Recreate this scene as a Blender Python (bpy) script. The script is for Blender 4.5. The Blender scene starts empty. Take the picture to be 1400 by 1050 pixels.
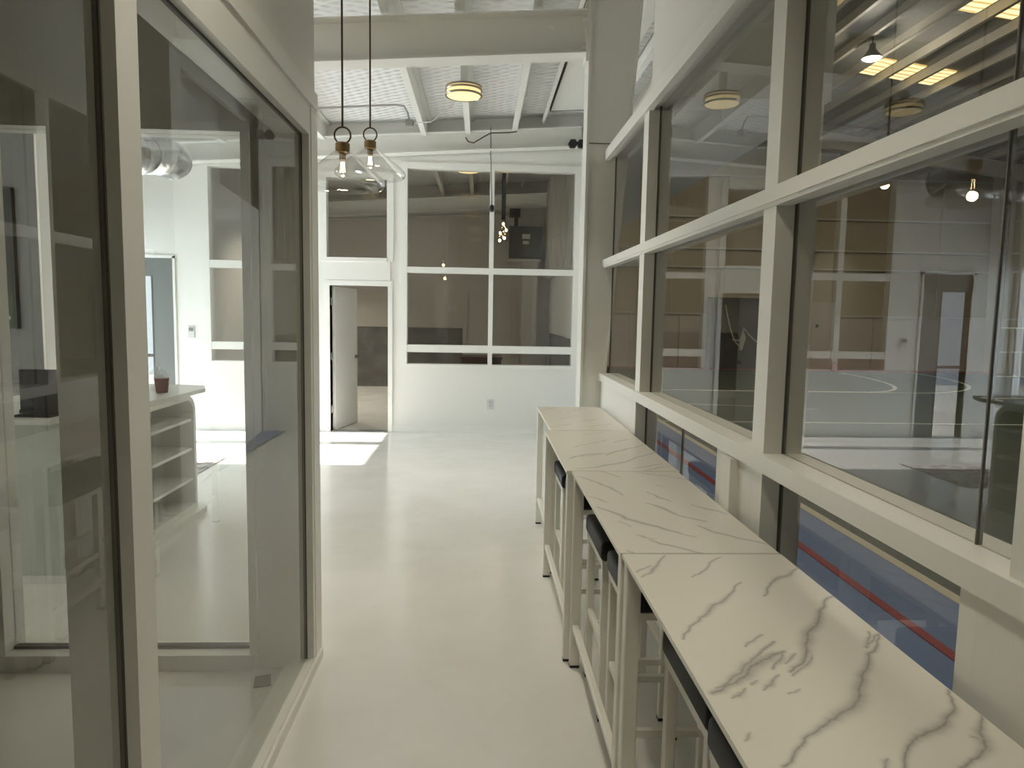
import bpy, bmesh, math, random
from mathutils import Vector, Matrix
random.seed(7)
sc = bpy.context.scene
COL = sc.collection
R = math.radians

# ------------------------------------------------------------------ camera
cam_d = bpy.data.cameras.new('camera'); cam = bpy.data.objects.new('camera', cam_d); COL.objects.link(cam)
cam_d.sensor_width = 36.0; cam_d.lens = 970.0 / 1400.0 * 36.0
cam_d.clip_start = 0.02; cam_d.clip_end = 200
wx = Vector((0.99886804, 0.01345352, 0.04562507))      # world axes written in (right, down, forward)
wy = Vector((-0.04406705, -0.09940706, 0.99407059))
wz = Vector((0.01790921, -0.9949559, -0.09870168))
M = Matrix(((wx[0], -wx[1], -wx[2]), (wy[0], -wy[1], -wy[2]), (wz[0], -wz[1], -wz[2]))).to_4x4()
cam.matrix_world = Matrix.Translation((0, 0, 1.65)) @ M
sc.camera = cam

# ------------------------------------------------------------------ world, sun, daylight, exposure
world = bpy.data.worlds.new('sky'); sc.world = world; world.use_nodes = True
wn = world.node_tree.nodes; bgn = wn['Background']
bgn.inputs[0].default_value = (0.80, 0.90, 1.0, 1); bgn.inputs[1].default_value = SKY_STRENGTH = 1.6
sun_d = bpy.data.lights.new('sun', 'SUN'); sun_d.energy = 27.0; sun_d.angle = R(0.53); sun_d.color = (1, 0.96, 0.90)
sun = bpy.data.objects.new('sun', sun_d); COL.objects.link(sun)
sun.rotation_euler = Vector((math.cos(R(29.2)), 0, -math.sin(R(29.2)))).to_track_quat('-Z', 'Y').to_euler()
def daylight(name, loc, size, direction, power, color=(0.82, 0.91, 1.0)):
    d = bpy.data.lights.new(name, 'AREA'); d.shape = 'RECTANGLE'; d.size, d.size_y = size; d.energy = power; d.color = color
    o = bpy.data.objects.new(name, d); COL.objects.link(o); o.location = loc
    o.rotation_euler = Vector(direction).to_track_quat('-Z', 'Y').to_euler()
    return o
# sky light entering through the tall glazed openings of the lobby's left wall
daylight('window_daylight', (-5.75, 8.15, 1.25), (1.2, 2.3), (1, 0, -0.05), 120, (0.74, 0.87, 1.0))
daylight('window_daylight', (-5.75, 9.25, 1.25), (0.7, 2.3), (1, 0, -0.05), 70, (0.74, 0.87, 1.0))
# daylight falling through the gym's roof skylights
for gy in (3.0, 9.6, 16.2):
    for gx in (6.5, 12.5): daylight('skylight_daylight', (gx, gy, 6.9), (4.6, 6.0), (0, 0, -1), 78, (1.0, 0.94, 0.79))
sc.view_settings.view_transform = 'Standard'; sc.view_settings.look = 'None'
sc.view_settings.exposure = 0.10; sc.view_settings.gamma = 1.0; sc.view_settings.use_curve_mapping = False
sc.cycles.max_bounces = 14; sc.cycles.diffuse_bounces = 6; sc.cycles.glossy_bounces = 6
sc.cycles.transparent_max_bounces = 28; sc.cycles.transmission_bounces = 8
sc.cycles.caustics_reflective = False; sc.cycles.caustics_refractive = False
sc.cycles.sample_clamp_indirect = 6.0

# ------------------------------------------------------------------ materials
def mat(name, color, rough=0.5, metal=0.0, noise=0.0, nscale=8.0, bump=0.0, bscale=60.0, spec=0.5, coat=0.0, emit=None, estr=0.0):
    m = bpy.data.materials.new(name); m.use_nodes = True
    nt = m.node_tree; b = nt.nodes['Principled BSDF']
    b.inputs['Base Color'].default_value = (*color, 1); b.inputs['Roughness'].default_value = rough
    b.inputs['Metallic'].default_value = metal; b.inputs['Specular IOR Level'].default_value = spec
    b.inputs['Coat Weight'].default_value = coat; b.inputs['Coat Roughness'].default_value = 0.04
    tc = nt.nodes.new('ShaderNodeTexCoord')
    if noise:
        n = nt.nodes.new('ShaderNodeTexNoise'); n.inputs['Scale'].default_value = nscale; n.inputs['Detail'].default_value = 5
        nt.links.new(tc.outputs['Object'], n.inputs['Vector'])
        r = nt.nodes.new('ShaderNodeMapRange'); r.inputs['From Min'].default_value = 0.25; r.inputs['From Max'].default_value = 0.75
        r.inputs['To Min'].default_value = 1 - noise; r.inputs['To Max'].default_value = 1 + noise
        nt.links.new(n.outputs['Fac'], r.inputs['Value'])
        mx = nt.nodes.new('ShaderNodeVectorMath'); mx.operation = 'SCALE'
        mx.inputs[0].default_value = color; nt.links.new(r.outputs[0], mx.inputs['Scale'])
        nt.links.new(mx.outputs[0], b.inputs['Base Color'])
    if bump:
        n2 = nt.nodes.new('ShaderNodeTexNoise'); n2.inputs['Scale'].default_value = bscale; n2.inputs['Detail'].default_value = 3
        nt.links.new(tc.outputs['Object'], n2.inputs['Vector'])
        bp = nt.nodes.new('ShaderNodeBump'); bp.inputs['Strength'].default_value = bump; bp.inputs['Distance'].default_value = 0.01
        nt.links.new(n2.outputs['Fac'], bp.inputs['Height']); nt.links.new(bp.outputs[0], b.inputs['Normal'])
    if emit:
        b.inputs['Emission Color'].default_value = (*emit, 1); b.inputs['Emission Strength'].default_value = estr
    return m
def glass_mat(name, tint, ior, rough=0.0):
    m = bpy.data.materials.new(name); m.use_nodes = True; nt = m.node_tree; nt.nodes.clear()
    out = nt.nodes.new('ShaderNodeOutputMaterial'); mix = nt.nodes.new('ShaderNodeMixShader')
    tr = nt.nodes.new('ShaderNodeBsdfTransparent'); tr.inputs[0].default_value = (*tint, 1)
    gl = nt.nodes.new('ShaderNodeBsdfGlossy'); gl.inputs['Roughness'].default_value = rough
    fr = nt.nodes.new('ShaderNodeFresnel'); fr.inputs['IOR'].default_value = ior
    ge = nt.nodes.new('ShaderNodeNewGeometry')
    inv = nt.nodes.new('ShaderNodeMath'); inv.operation = 'SUBTRACT'; inv.inputs[0].default_value = 1
    nt.links.new(ge.outputs['Backfacing'], inv.inputs[1])
    mul = nt.nodes.new('ShaderNodeMath'); mul.operation = 'MULTIPLY'
    nt.links.new(fr.outputs[0], mul.inputs[0]); nt.links.new(inv.outputs[0], mul.inputs[1])
    nt.links.new(mul.outputs[0], mix.inputs[0]); nt.links.new(tr.outputs[0], mix.inputs[1]); nt.links.new(gl.outputs[0], mix.inputs[2])
    nt.links.new(mix.outputs[0], out.inputs[0])
    return m
WALL = mat('white wall paint', (0.80, 0.79, 0.75), 0.55, bump=0.04, bscale=160)
JOINT = mat('clear glass joint', (0.16, 0.155, 0.14), 0.5)
TRIM = mat('white trim paint', (0.815, 0.81, 0.765), 0.35, bump=0.03, bscale=90)
STEELW = mat('white painted steel', (0.77, 0.762, 0.715), 0.4, noise=0.03, nscale=3)
GREYP = mat('grey wall paint', (0.14, 0.145, 0.14), 0.5)
SHADEW = mat('shaded room paint', (0.40, 0.36, 0.28), 0.6)  # taupe base colour stands in for the shade inside the glazed room
CONC = mat('grey limewash wainscot', (0.135, 0.128, 0.12), 0.55, noise=0.35, nscale=3.5)
BEIGE = mat('beige room paint', (0.56, 0.525, 0.48), 0.6)
FRAMEW = mat('white powder coated metal', (0.80, 0.782, 0.71), 0.3)
BLACKV = mat('black vinyl', (0.010, 0.010, 0.011), 0.55, bump=0.1, bscale=200, spec=0.3)
BLACKP = mat('black plastic', (0.012, 0.012, 0.013), 0.35)
BRASS = mat('aged brass', (0.20, 0.135, 0.07), 0.35, metal=1.0)
BRONZE = mat('bronze rod', (0.085, 0.055, 0.035), 0.4, metal=0.7)
NICKEL = mat('brushed nickel', (0.34, 0.29, 0.22), 0.3, metal=1.0)
CHROME = mat('dull steel', (0.45, 0.45, 0.45), 0.3, metal=1.0)
FOIL = mat('silver foil', (0.62, 0.63, 0.64), 0.25, metal=1.0, bump=0.9, bscale=14)
GASKET = mat('dark gasket', (0.085, 0.08, 0.066), 0.6)
GLOW = mat('lit lamp diffuser', (0.5, 0.45, 0.3), 0.5, emit=(1.0, 0.76, 0.34), estr=1.0)
FILA = mat('lit filament', (1, 0.8, 0.5), 0.5, emit=(1.0, 0.72, 0.36), estr=30.0)
HIGHBAY = mat('lit high bay lens', (1, 1, 1), 0.5, emit=(1.0, 0.95, 0.85), estr=14.0)
GLASS = glass_mat('window glass', (0.935, 0.94, 0.93), 1.7)
GLASSR = glass_mat('gym window glass', (0.93, 0.93, 0.91), 1.62)
GLASSP = glass_mat('pendant glass', (0.945, 0.945, 0.935), 2.5)
GREYGL = mat('grey entrance glass', (0.30, 0.32, 0.31), 0.12, spec=0.7)
DARKWOOD = mat('dark brown wood', (0.055, 0.028, 0.018), 0.35, noise=0.3, nscale=12)
GREYBOX = mat('grey enamel box', (0.07, 0.074, 0.072), 0.4)
LABELW = mat('pale label', (0.6, 0.6, 0.58), 0.5)
CONDUIT = mat('grey conduit', (0.36, 0.35, 0.34), 0.45, metal=0.3)
GYMWALL = mat('beige gym insulation', (0.44, 0.37, 0.25), 0.5, noise=0.06, nscale=1.2, bump=0.25, bscale=2.5)
GYMLINER = mat('gym liner panel', (0.56, 0.50, 0.42), 0.5)
GYMROOF = mat('grey gym roof insulation', (0.34, 0.33, 0.29), 0.6, bump=0.3, bscale=14)
PURG = mat('gym purlin', (0.55, 0.51, 0.42), 0.5)
SKYL = mat('skylight panel', (0.4, 0.35, 0.2), 0.5, emit=(1.0, 0.80, 0.40), estr=1.5)
_w = SKYL.node_tree.nodes.new('ShaderNodeTexWave'); _w.bands_direction = 'Y'; _w.inputs['Scale'].default_value = 1.6; _w.inputs['Distortion'].default_value = 3.5; _w.inputs['Detail'].default_value = 3
_c = SKYL.node_tree.nodes.new('ShaderNodeTexCoord'); SKYL.node_tree.links.new(_c.outputs['Object'], _w.inputs['Vector'])
_r = SKYL.node_tree.nodes.new('ShaderNodeValToRGB'); _r.color_ramp.elements[0].color = (0.55, 0.36, 0.10, 1); _r.color_ramp.elements[1].color = (1.0, 0.84, 0.46, 1); _r.color_ramp.elements[1].position = 0.45
SKYL.node_tree.links.new(_w.outputs['Fac'], _r.inputs[0]); SKYL.node_tree.links.new(_r.outputs[0], SKYL.node_tree.nodes['Principled BSDF'].inputs['Emission Color'])
GREENT = mat('dark green court', (0.022, 0.036, 0.018), 0.55, noise=0.12, nscale=2)
BLUEC = mat('blue court', (0.155, 0.24, 0.50), 0.5, noise=0.04, nscale=2)
REDL = mat('red court line', (0.36, 0.02, 0.03), 0.5)
CREAML = mat('cream court line', (0.66, 0.60, 0.46), 0.5)
WHITEL = mat('white court line', (0.62, 0.62, 0.54), 0.5)
DARKNET = mat('black backdrop', (0.012, 0.013, 0.012), 0.8)
NETW = mat('pale net cord', (0.42, 0.42, 0.36), 0.8)
DOORP = mat('pale door paint', (0.62, 0.55, 0.50), 0.45)
RED = mat('red enamel', (0.4, 0.02, 0.02), 0.4)
PAVE = mat('outside paving', (0.5, 0.5, 0.48), 0.8, noise=0.1)

def floor_mat():
    m = mat('white epoxy floor', (0.74, 0.725, 0.68), 0.13, spec=0.75)
    nt = m.node_tree; b = nt.nodes['Principled BSDF']; tc = nt.nodes.new('ShaderNodeTexCoord')
    n = nt.nodes.new('ShaderNodeTexNoise'); n.inputs['Scale'].default_value = 1.3; n.inputs['Detail'].default_value = 8; n.inputs['Roughness'].default_value = 0.65
    nt.links.new(tc.outputs['Object'], n.inputs['Vector'])
    cr = nt.nodes.new('ShaderNodeValToRGB')
    cr.color_ramp.elements[0].position = 0.3; cr.color_ramp.elements[0].color = (0.76, 0.745, 0.71, 1)
    cr.color_ramp.elements[1].position = 0.62; cr.color_ramp.elements[1].color = (0.82, 0.81, 0.785, 1)
    nt.links.new(n.outputs['Fac'], cr.inputs[0]); nt.links.new(cr.outputs[0], b.inputs['Base Color'])
    r = nt.nodes.new('ShaderNodeMapRange'); r.inputs['To Min'].default_value = 0.08; r.inputs['To Max'].default_value = 0.24
    nt.links.new(n.outputs['Fac'], r.inputs['Value']); nt.links.new(r.outputs[0], b.inputs['Roughness'])
    n2 = nt.nodes.new('ShaderNodeTexNoise'); n2.inputs['Scale'].default_value = 2.2; n2.inputs['Detail'].default_value = 3
    nt.links.new(tc.outputs['Object'], n2.inputs['Vector'])
    bp = nt.nodes.new('ShaderNodeBump'); bp.inputs['Strength'].default_value = 0.22; bp.inputs['Distance'].default_value = 0.03
    nt.links.new(n2.outputs['Fac'], bp.inputs['Height']); nt.links.new(bp.outputs[0], b.inputs['Normal'])
    return m
FLOOR = floor_mat()
def quilt_mat():
    m = mat('white quilted roof insulation', (0.80, 0.80, 0.79), 0.4)
    nt = m.node_tree; b = nt.nodes['Principled BSDF']; tc = nt.nodes.new('ShaderNodeTexCoord')
    hs = []
    for ang in (0.5, -0.5):
        mp = nt.nodes.new('ShaderNodeMapping'); mp.inputs['Rotation'].default_value = (0, 0, ang)
        nt.links.new(tc.outputs['Object'], mp.inputs['Vector'])
        w = nt.nodes.new('ShaderNodeTexWave'); w.inputs['Scale'].default_value = 3.2; w.inputs['Distortion'].default_value = 1.4; w.inputs['Detail Scale'].default_value = 1.0
        w.bands_direction = 'Y'
        nt.links.new(mp.outputs[0], w.inputs['Vector']); hs.append(w)
    ad = nt.nodes.new('ShaderNodeMath'); ad.operation = 'MULTIPLY'
    nt.links.new(hs[0].outputs['Fac'], ad.inputs[0]); nt.links.new(hs[1].outputs['Fac'], ad.inputs[1])
    bp = nt.nodes.new('ShaderNodeBump'); bp.inputs['Strength'].default_value = 0.8; bp.inputs['Distance'].default_value = 0.03
    nt.links.new(ad.outputs[0], bp.inputs['Height']); nt.links.new(bp.outputs[0], b.inputs['Normal'])
    return m
QUILT = quilt_mat()
def marble_mat():
    m = mat('veined marble laminate', (0.72, 0.68, 0.60), 0.3)
    nt = m.node_tree; b = nt.nodes['Principled BSDF']
    at = nt.nodes.new('ShaderNodeAttribute'); at.attribute_name = 'vein'
    tc = nt.nodes.new('ShaderNodeTexCoord'); n = nt.nodes.new('ShaderNodeTexNoise'); n.inputs['Scale'].default_value = 110; n.inputs['Detail'].default_value = 6
    nt.links.new(tc.outputs['Object'], n.inputs['Vector'])
    r = nt.nodes.new('ShaderNodeMapRange'); r.inputs['From Min'].default_value = 0.3; r.inputs['From Max'].default_value = 0.62; r.inputs['To Min'].default_value = 0.8; r.inputs['To Max'].default_value = 1
    nt.links.new(n.outputs['Fac'], r.inputs['Value'])
    mu = nt.nodes.new('ShaderNodeMath'); mu.operation = 'MULTIPLY'; nt.links.new(at.outputs['Fac'], mu.inputs[0]); nt.links.new(r.outputs[0], mu.inputs[1])
    mx = nt.nodes.new('ShaderNodeMix'); mx.data_type = 'RGBA'
    mx.inputs[6].default_value = (0.76, 0.725, 0.65, 1); mx.inputs[7].default_value = (0.23, 0.205, 0.19, 1)
    nt.links.new(mu.outputs[0], mx.inputs[0]); nt.links.new(mx.outputs[2], b.inputs['Base Color'])
    return m
MARBLE = marble_mat()
def rug_mat():
    m = mat('patterned rug', (0.5, 0.45, 0.45), 0.95)
    nt = m.node_tree; b = nt.nodes['Principled BSDF']; tc = nt.nodes.new('ShaderNodeTexCoord')
    v = nt.nodes.new('ShaderNodeTexVoronoi'); v.inputs['Scale'].default_value = 9
    nt.links.new(tc.outputs['Object'], v.inputs['Vector'])
    cr = nt.nodes.new('ShaderNodeValToRGB'); cr.color_ramp.interpolation = 'CONSTANT'
    cr.color_ramp.elements[0].color = (0.30, 0.24, 0.25, 1); cr.color_ramp.elements[1].color = (0.62, 0.58, 0.56, 1); cr.color_ramp.elements[1].position = 0.42
    nt.links.new(v.outputs['Distance'], cr.inputs[0]); nt.links.new(cr.outputs[0], b.inputs['Base Color'])
    return m
RUG = rug_mat()

# ------------------------------------------------------------------ mesh helpers
class MB:
    def __init__(s): s.bm = bmesh.new()
    def hexa(s, p):                       # p: 8 points, bottom 4 ccw then top 4
        v = [s.bm.verts.new(q) for q in p]
        for f in ((3, 2, 1, 0), (4, 5, 6, 7), (0, 1, 5, 4), (1, 2, 6, 5), (2, 3, 7, 6), (3, 0, 4, 7)):
            s.bm.faces.new([v[i] for i in f])
        return s
    def box(s, x0, x1, y0, y1, z0, z1):
        return s.hexa([(x0, y0, z0), (x1, y0, z0), (x1, y1, z0), (x0, y1, z0), (x0, y0, z1), (x1, y0, z1), (x1, y1, z1), (x0, y1, z1)])
    def rbox(s, x0, x1, y0, y1, z0, z1, r=0.01, seg=2):
        n = len(s.bm.edges); s.box(x0, x1, y0, y1, z0, z1); s.bm.edges.ensure_lookup_table()
        bmesh.ops.bevel(s.bm, geom=list(s.bm.edges)[n:], offset=r, segments=seg, affect='EDGES', profile=0.5, clamp_overlap=True)
        return s
    def tube(s, pts, r, n=8, caps=True):
        pts = [Vector(p) for p in pts]; rings = []
        up = Vector((0, 0, 1))
        for i, p in enumerate(pts):
            d = (pts[min(i + 1, len(pts) - 1)] - pts[max(i - 1, 0)]).normalized()
            a = d.cross(up)
            if a.length < 1e-3: a = d.cross(Vector((1, 0, 0)))
            a.normalize(); b = d.cross(a).normalized()
            rr = r[i] if isinstance(r, (list, tuple)) else r
            rings.append([s.bm.verts.new(p + (a * math.cos(t) + b * math.sin(t)) * rr) for t in [2 * math.pi * k / n for k in range(n)]])
        for A, B in zip(rings, rings[1:]):
            for k in range(n): s.bm.faces.new((A[k], A[(k + 1) % n], B[(k + 1) % n], B[k]))
        if caps: s.bm.faces.new(rings[0][::-1]); s.bm.faces.new(rings[-1])
        return s
    def lathe(s, prof, cx, cy, n=24, closed=False):   # prof: (r,z)
        rings = []
        for r, z in prof:
            if r < 1e-5: rings.append([s.bm.verts.new((cx, cy, z))])
            else: rings.append([s.bm.verts.new((cx + r * math.cos(2 * math.pi * k / n), cy + r * math.sin(2 * math.pi * k / n), z)) for k in range(n)])
        if closed: rings.append(rings[0])
        for A, B in zip(rings, rings[1:]):
            for k in range(n):
                q = [A[k % len(A)], A[(k + 1) % n % len(A)], B[(k + 1) % n % len(B)], B[k % len(B)]]
                u = []
                for v in q:
                    if v not in u: u.append(v)
                if len(u) > 2:
                    try: s.bm.faces.new(u)
                    except ValueError: pass
        return s
    def torus(s, c, R_, r, axis='Z', n=28, m=8):
        ring = []
        for i in range(n):
            t = 2 * math.pi * i / n; row = []
            for j in range(m):
                q = 2 * math.pi * j / m; a = (R_ + r * math.cos(q)) * math.cos(t); b = (R_ + r * math.cos(q)) * math.sin(t); h = r * math.sin(q)
                o = {'Z': (a, b, h), 'Y': (a, h, b), 'X': (h, a, b)}[axis]
                row.append(s.bm.verts.new((c[0] + o[0], c[1] + o[1], c[2] + o[2])))
            ring.append(row)
        for i in range(n):
            for j in range(m):
                s.bm.faces.new((ring[i][j], ring[(i + 1) % n][j], ring[(i + 1) % n][(j + 1) % m], ring[i][(j + 1) % m]))
        return s
    def prism(s, poly, lo, hi, axis='Z'):             # poly extruded along axis
        def P(u, v, w): return {'Z': (u, v, w), 'Y': (u, w, v), 'X': (w, u, v)}[axis]
        A = [s.bm.verts.new(P(u, v, lo)) for u, v in poly]; B = [s.bm.verts.new(P(u, v, hi)) for u, v in poly]
        n = len(poly)
        s.bm.faces.new(A[::-1]); s.bm.faces.new(B)
        for i in range(n): s.bm.faces.new((A[i], A[(i + 1) % n], B[(i + 1) % n], B[i]))
        return s
    def build(s, name, m, parent=None, smooth=False):
        bmesh.ops.recalc_face_normals(s.bm, faces=s.bm.faces)
        me = bpy.data.meshes.new(name)
        if parent is not None:
            inv = Matrix.Translation(-world_loc(parent))
            s.bm.transform(inv)
        s.bm.to_mesh(me); s.bm.free(); me.materials.append(m)
        if smooth:
            for p in me.polygons: p.use_smooth = True
            try: me.set_sharp_from_angle(angle=R(40))
            except Exception: pass
        o = bpy.data.objects.new(name, me); COL.objects.link(o)
        if parent is not None: o.parent = parent
        return o
def world_loc(o):
    v = Vector(o.location)
    while o.parent: o = o.parent; v += Vector(o.location)
    return v
def thing(name, loc, label, cat, group=None, kind=None):
    o = bpy.data.objects.new(name, None); COL.objects.link(o); o.location = loc; o.empty_display_size = 0.1
    return tag(o, label, cat, group, kind)
def tag(o, label=None, cat=None, group=None, kind=None):
    if label: o['label'] = label
    if cat: o['category'] = cat
    if group: o['group'] = group
    if kind: o['kind'] = kind
    return o
def struct(o, label=None): return tag(o, label, None, None, 'structure')
def sthing(name, loc, label=None):
    o = bpy.data.objects.new(name, None); COL.objects.link(o); o.location = loc; o.empty_display_size = 0.1
    return struct(o, label)
def dup(root, loc, label=None):
    r = root.copy(); COL.objects.link(r); r.location = loc
    if label: r['label'] = label
    for ch in list(root.children):
        c = ch.copy(); COL.objects.link(c); c.parent = r
        for g in list(ch.children):
            d = g.copy(); COL.objects.link(d); d.parent = c
    return r
def frame_part(name, m, parent, *a): return MB().box(*a).build(name, m, parent)

YB = 9.72                     # face of the back wall
def roof_z(x): return 4.21 + 0.065 * x

# vein lines printed on the four table tops: (weight, points in metres)
V4D = [(0.9, [(0.721, 1.847), (0.639, 1.735), (0.565, 1.648), (0.516, 1.591), (0.465, 1.51)]), (0.7, [(0.567, 2.061), (0.505, 1.952), (0.456, 1.885)]), (0.5, [(0.502, 1.975), (0.448, 1.922)]), (0.5, [(0.735, 2.05), (0.652, 1.941), (0.597, 1.885)]), (0.9, [(0.935, 1.965), (0.891, 1.915), (0.833, 1.875), (0.791, 1.823), (0.748, 1.754)]), (1.5, [(0.935, 1.754), (0.853, 1.664), (0.775, 1.552), (0.731, 1.48), (0.659, 1.378), (0.644, 1.361)]), (2.0, [(0.669, 1.45), (0.645, 1.438), (0.597, 1.403), (0.558, 1.367), (0.518, 1.322), (0.48, 1.295), (0.456, 1.282)]), (1.0, [(0.666, 1.495), (0.612, 1.441), (0.561, 1.391), (0.51, 1.333), (0.47, 1.301)]), (0.5, [(0.654, 1.53), (0.623, 1.502), (0.592, 1.472)]), (0.9, [(0.662, 1.443), (0.636, 1.403), (0.612, 1.373)]), (0.7, [(0.614, 1.349), (0.583, 1.31), (0.561, 1.292)]), (0.7, [(0.526, 1.298), (0.506, 1.274), (0.488, 1.264)]), (0.6, [(0.722, 1.431), (0.678, 1.378), (0.642, 1.346)]), (0.6, [(0.69, 1.44), (0.649, 1.396)]), (1.5, [(0.924, 1.529), (0.883, 1.465), (0.831, 1.401), (0.783, 1.342), (0.747, 1.287), (0.718, 1.244), (0.669, 1.208), (0.634, 1.181), (0.589, 1.147), (0.554, 1.114), (0.499, 1.058)]), (0.8, [(0.91, 1.544), (0.862, 1.466), (0.911, 1.521), (0.935, 1.539)]), (1.2, [(0.935, 1.296), (0.906, 1.244), (0.878, 1.205), (0.839, 1.169), (0.806, 1.152), (0.77, 1.136), (0.74, 1.111), (0.719, 1.088), (0.695, 1.051)]), (1.2, [(0.937, 1.209), (0.907, 1.168), (0.882, 1.125), (0.856, 1.093), (0.822, 1.071), (0.788, 1.05)]), (0.8, [(0.867, 1.134), (0.876, 1.125)]), (0.4, [(0.479, 1.151), (0.462, 1.128)]), (0.6, [(0.681, 1.075), (0.66, 1.048)]), (0.3, [(0.633, 1.294), (0.603, 1.278)]), (0.5, [(0.561, 1.327), (0.543, 1.311)])]
V3D = [(1.0, [(0.448, 2.603), (0.482, 2.552), (0.5, 2.52), (0.578, 2.391), (0.652, 2.308), (0.717, 2.242)]), (0.9, [(0.648, 2.658), (0.68, 2.623), (0.701, 2.579), (0.749, 2.47), (0.809, 2.42)]), (0.8, [(0.445, 3.103), (0.494, 3.025), (0.527, 2.95), (0.582, 2.776)]), (0.5, [(0.567, 3.213), (0.634, 3.08)]), (0.7, [(0.692, 2.83), (0.719, 2.747), (0.753, 2.685)]), (0.7, [(0.823, 2.64), (0.861, 2.583), (0.917, 2.514)]), (0.8, [(0.763, 2.369), (0.83, 2.265), (0.882, 2.215), (0.932, 2.17)]), (0.6, [(0.527, 2.261), (0.572, 2.218)]), (0.8, [(0.556, 2.208), (0.621, 2.146), (0.657, 2.111), (0.693, 2.079)]), (0.6, [(0.725, 3.196), (0.846, 3.137), (0.932, 3.038)]), (0.5, [(0.443, 2.757), (0.502, 2.664)]), (0.4, [(0.763, 2.956), (0.79, 2.92)]), (0.3, [(0.494, 2.415), (0.526, 2.354)]), (0.5, [(0.46, 2.105), (0.48, 2.077)])]
V2D = [(1.1, [(0.456, 3.493), (0.551, 3.603), (0.677, 3.636)]), (0.9, [(0.46, 3.253), (0.616, 3.351), (0.766, 3.48), (0.931, 3.676)]), (0.9, [(0.657, 3.581), (0.773, 3.726), (0.923, 3.886)]), (0.5, [(0.524, 3.803), (0.648, 3.935), (0.769, 4.076)]), (0.7, [(0.772, 3.961), (0.907, 4.084)]), (0.6, [(0.522, 3.548), (0.641, 3.618)]), (0.6, [(0.734, 3.286), (0.813, 3.321), (0.901, 3.386)]), (0.6, [(0.769, 3.22), (0.846, 3.29), (0.93, 3.339)]), (0.4, [(0.616, 4.211), (0.788, 4.32)])]
V1D = [(0.5, [(0.451, 4.476), (0.607, 4.642)]), (0.7, [(0.693, 4.758), (0.825, 4.864)]), (0.5, [(0.472, 5.26), (0.611, 5.45)]), (0.5, [(0.649, 5.218), (0.817, 5.408)]), (0.5, [(0.56, 4.844), (0.713, 5.007)]), (0.5, [(0.71, 4.493), (0.871, 4.634)])]
# ------------------------------------------------------------------ floors
o = MB().box(-5.55, 1.08, -3.6, 14.6, -0.12, 0.0).build('floor', FLOOR); struct(o, 'glossy white epoxy floor of the corridor and lobby')
o = MB().box(1.08, 17.2, -4.2, 22.9, -0.12, 0.0).build('floor_gym', GREENT); struct(o, 'dark green sports court floor behind the glazing')
gf = o
MB().box(1.12, 2.82, -4.1, 22.8, 0.0, 0.004).build('blue_runway', BLUEC, gf)
MB().box(2.325, 2.39, -4.1, 22.8, 0.0, 0.007).build('court_line', REDL, gf)['label'] = 'red painted line on the blue strip'
MB().box(2.82, 2.90, -4.1, 22.8, 0.0, 0.007).build('court_line', CREAML, gf)['label'] = 'cream line between blue strip and green court'
def line_strip(pts, w, name, m, parent, z=0.006):
    mb = MB(); L = []; P = [Vector((*p, 0)) for p in pts]
    for i, p in enumerate(P):
        d = (P[min(i + 1, len(P) - 1)] - P[max(i - 1, 0)]).normalized(); n = Vector((-d.y, d.x, 0)) * w / 2
        L.append([mb.bm.verts.new(p + n + Vector((0, 0, z))), mb.bm.verts.new(p - n + Vector((0, 0, z))), mb.bm.verts.new(p - n), mb.bm.verts.new(p + n)])
    for A, B in zip(L, L[1:]):
        for k in range(4): mb.bm.faces.new((A[k], A[(k + 1) % 4], B[(k + 1) % 4], B[k]))
    return mb.build(name, m, parent)
line_strip([(2.9, 11.0), (17, 11.0)], 0.055, 'court_line', WHITEL, gf)
line_strip([(3.0, 13.4), (5.2, 13.0), (6.2, 12.6)], 0.05, 'court_line', WHITEL, gf)
def arc(x0, x1, y0, rx, ry):
    pts = [(x0, y0), (x1, y0)]
    for k in range(1, 15):
        t = math.pi / 2 * k / 14; pts.append((x1 + rx * math.sin(t), y0 + ry * (1 - math.cos(t))))
    return pts
line_strip(arc(4.4, 8.8, 15.8, 2.35, 5.6), 0.09, 'court_line', WHITEL, gf)
line_strip(arc(4.0, 9.8, 15.72, 3.9, 6.4), 0.09, 'court_line', WHITEL, gf)
MB().box(3.0, 17, 22.1, 22.65, 0.0, 0.006).build('court_border', REDL, gf)
o = MB().box(-16, -5.55, 3, 18, -0.14, -0.02).build('floor_outside', PAVE); struct(o, 'pale paving outside the lobby windows')

# ------------------------------------------------------------------ ceiling of corridor and lobby
def slab(x0, x1, y0, y1, t=0.1):
    return MB().hexa([(x0, y0, roof_z(x0)), (x1, y0, roof_z(x1)), (x1, y1, roof_z(x1)), (x0, y1, roof_z(x0)), (x0, y0, roof_z(x0) + t), (x1, y0, roof_z(x1) + t), (x1, y1, roof_z(x1) + t), (x0, y1, roof_z(x0) + t)])
ceil = slab(-5.6, 1.9, -3.6, 14.8).build('ceiling', QUILT); struct(ceil, 'sloping roof lined with white quilted insulation')
def purlin(x, y0, y1, w=0.06, d=0.21, m=STEELW):
    zt = roof_z(x) - 0.001
    mb = MB().box(x - 0.006, x + 0.006, y0, y1, zt - d, zt).box(x - w, x + 0.006, y0, y1, zt - d - 0.008, zt - d).box(x - 0.006, x + w, y0, y1, zt - 0.02, zt - 0.004)
    mb.box(x - w, x - w + 0.008, y0, y1, zt - d, zt - d + 0.022)
    return mb.build('purlin', m, ceil)
for x in (-4.6, -3.32, -2.05, -0.74, -0.17, 0.44, 1.6): purlin(x, -3.5, 14.4)
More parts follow.
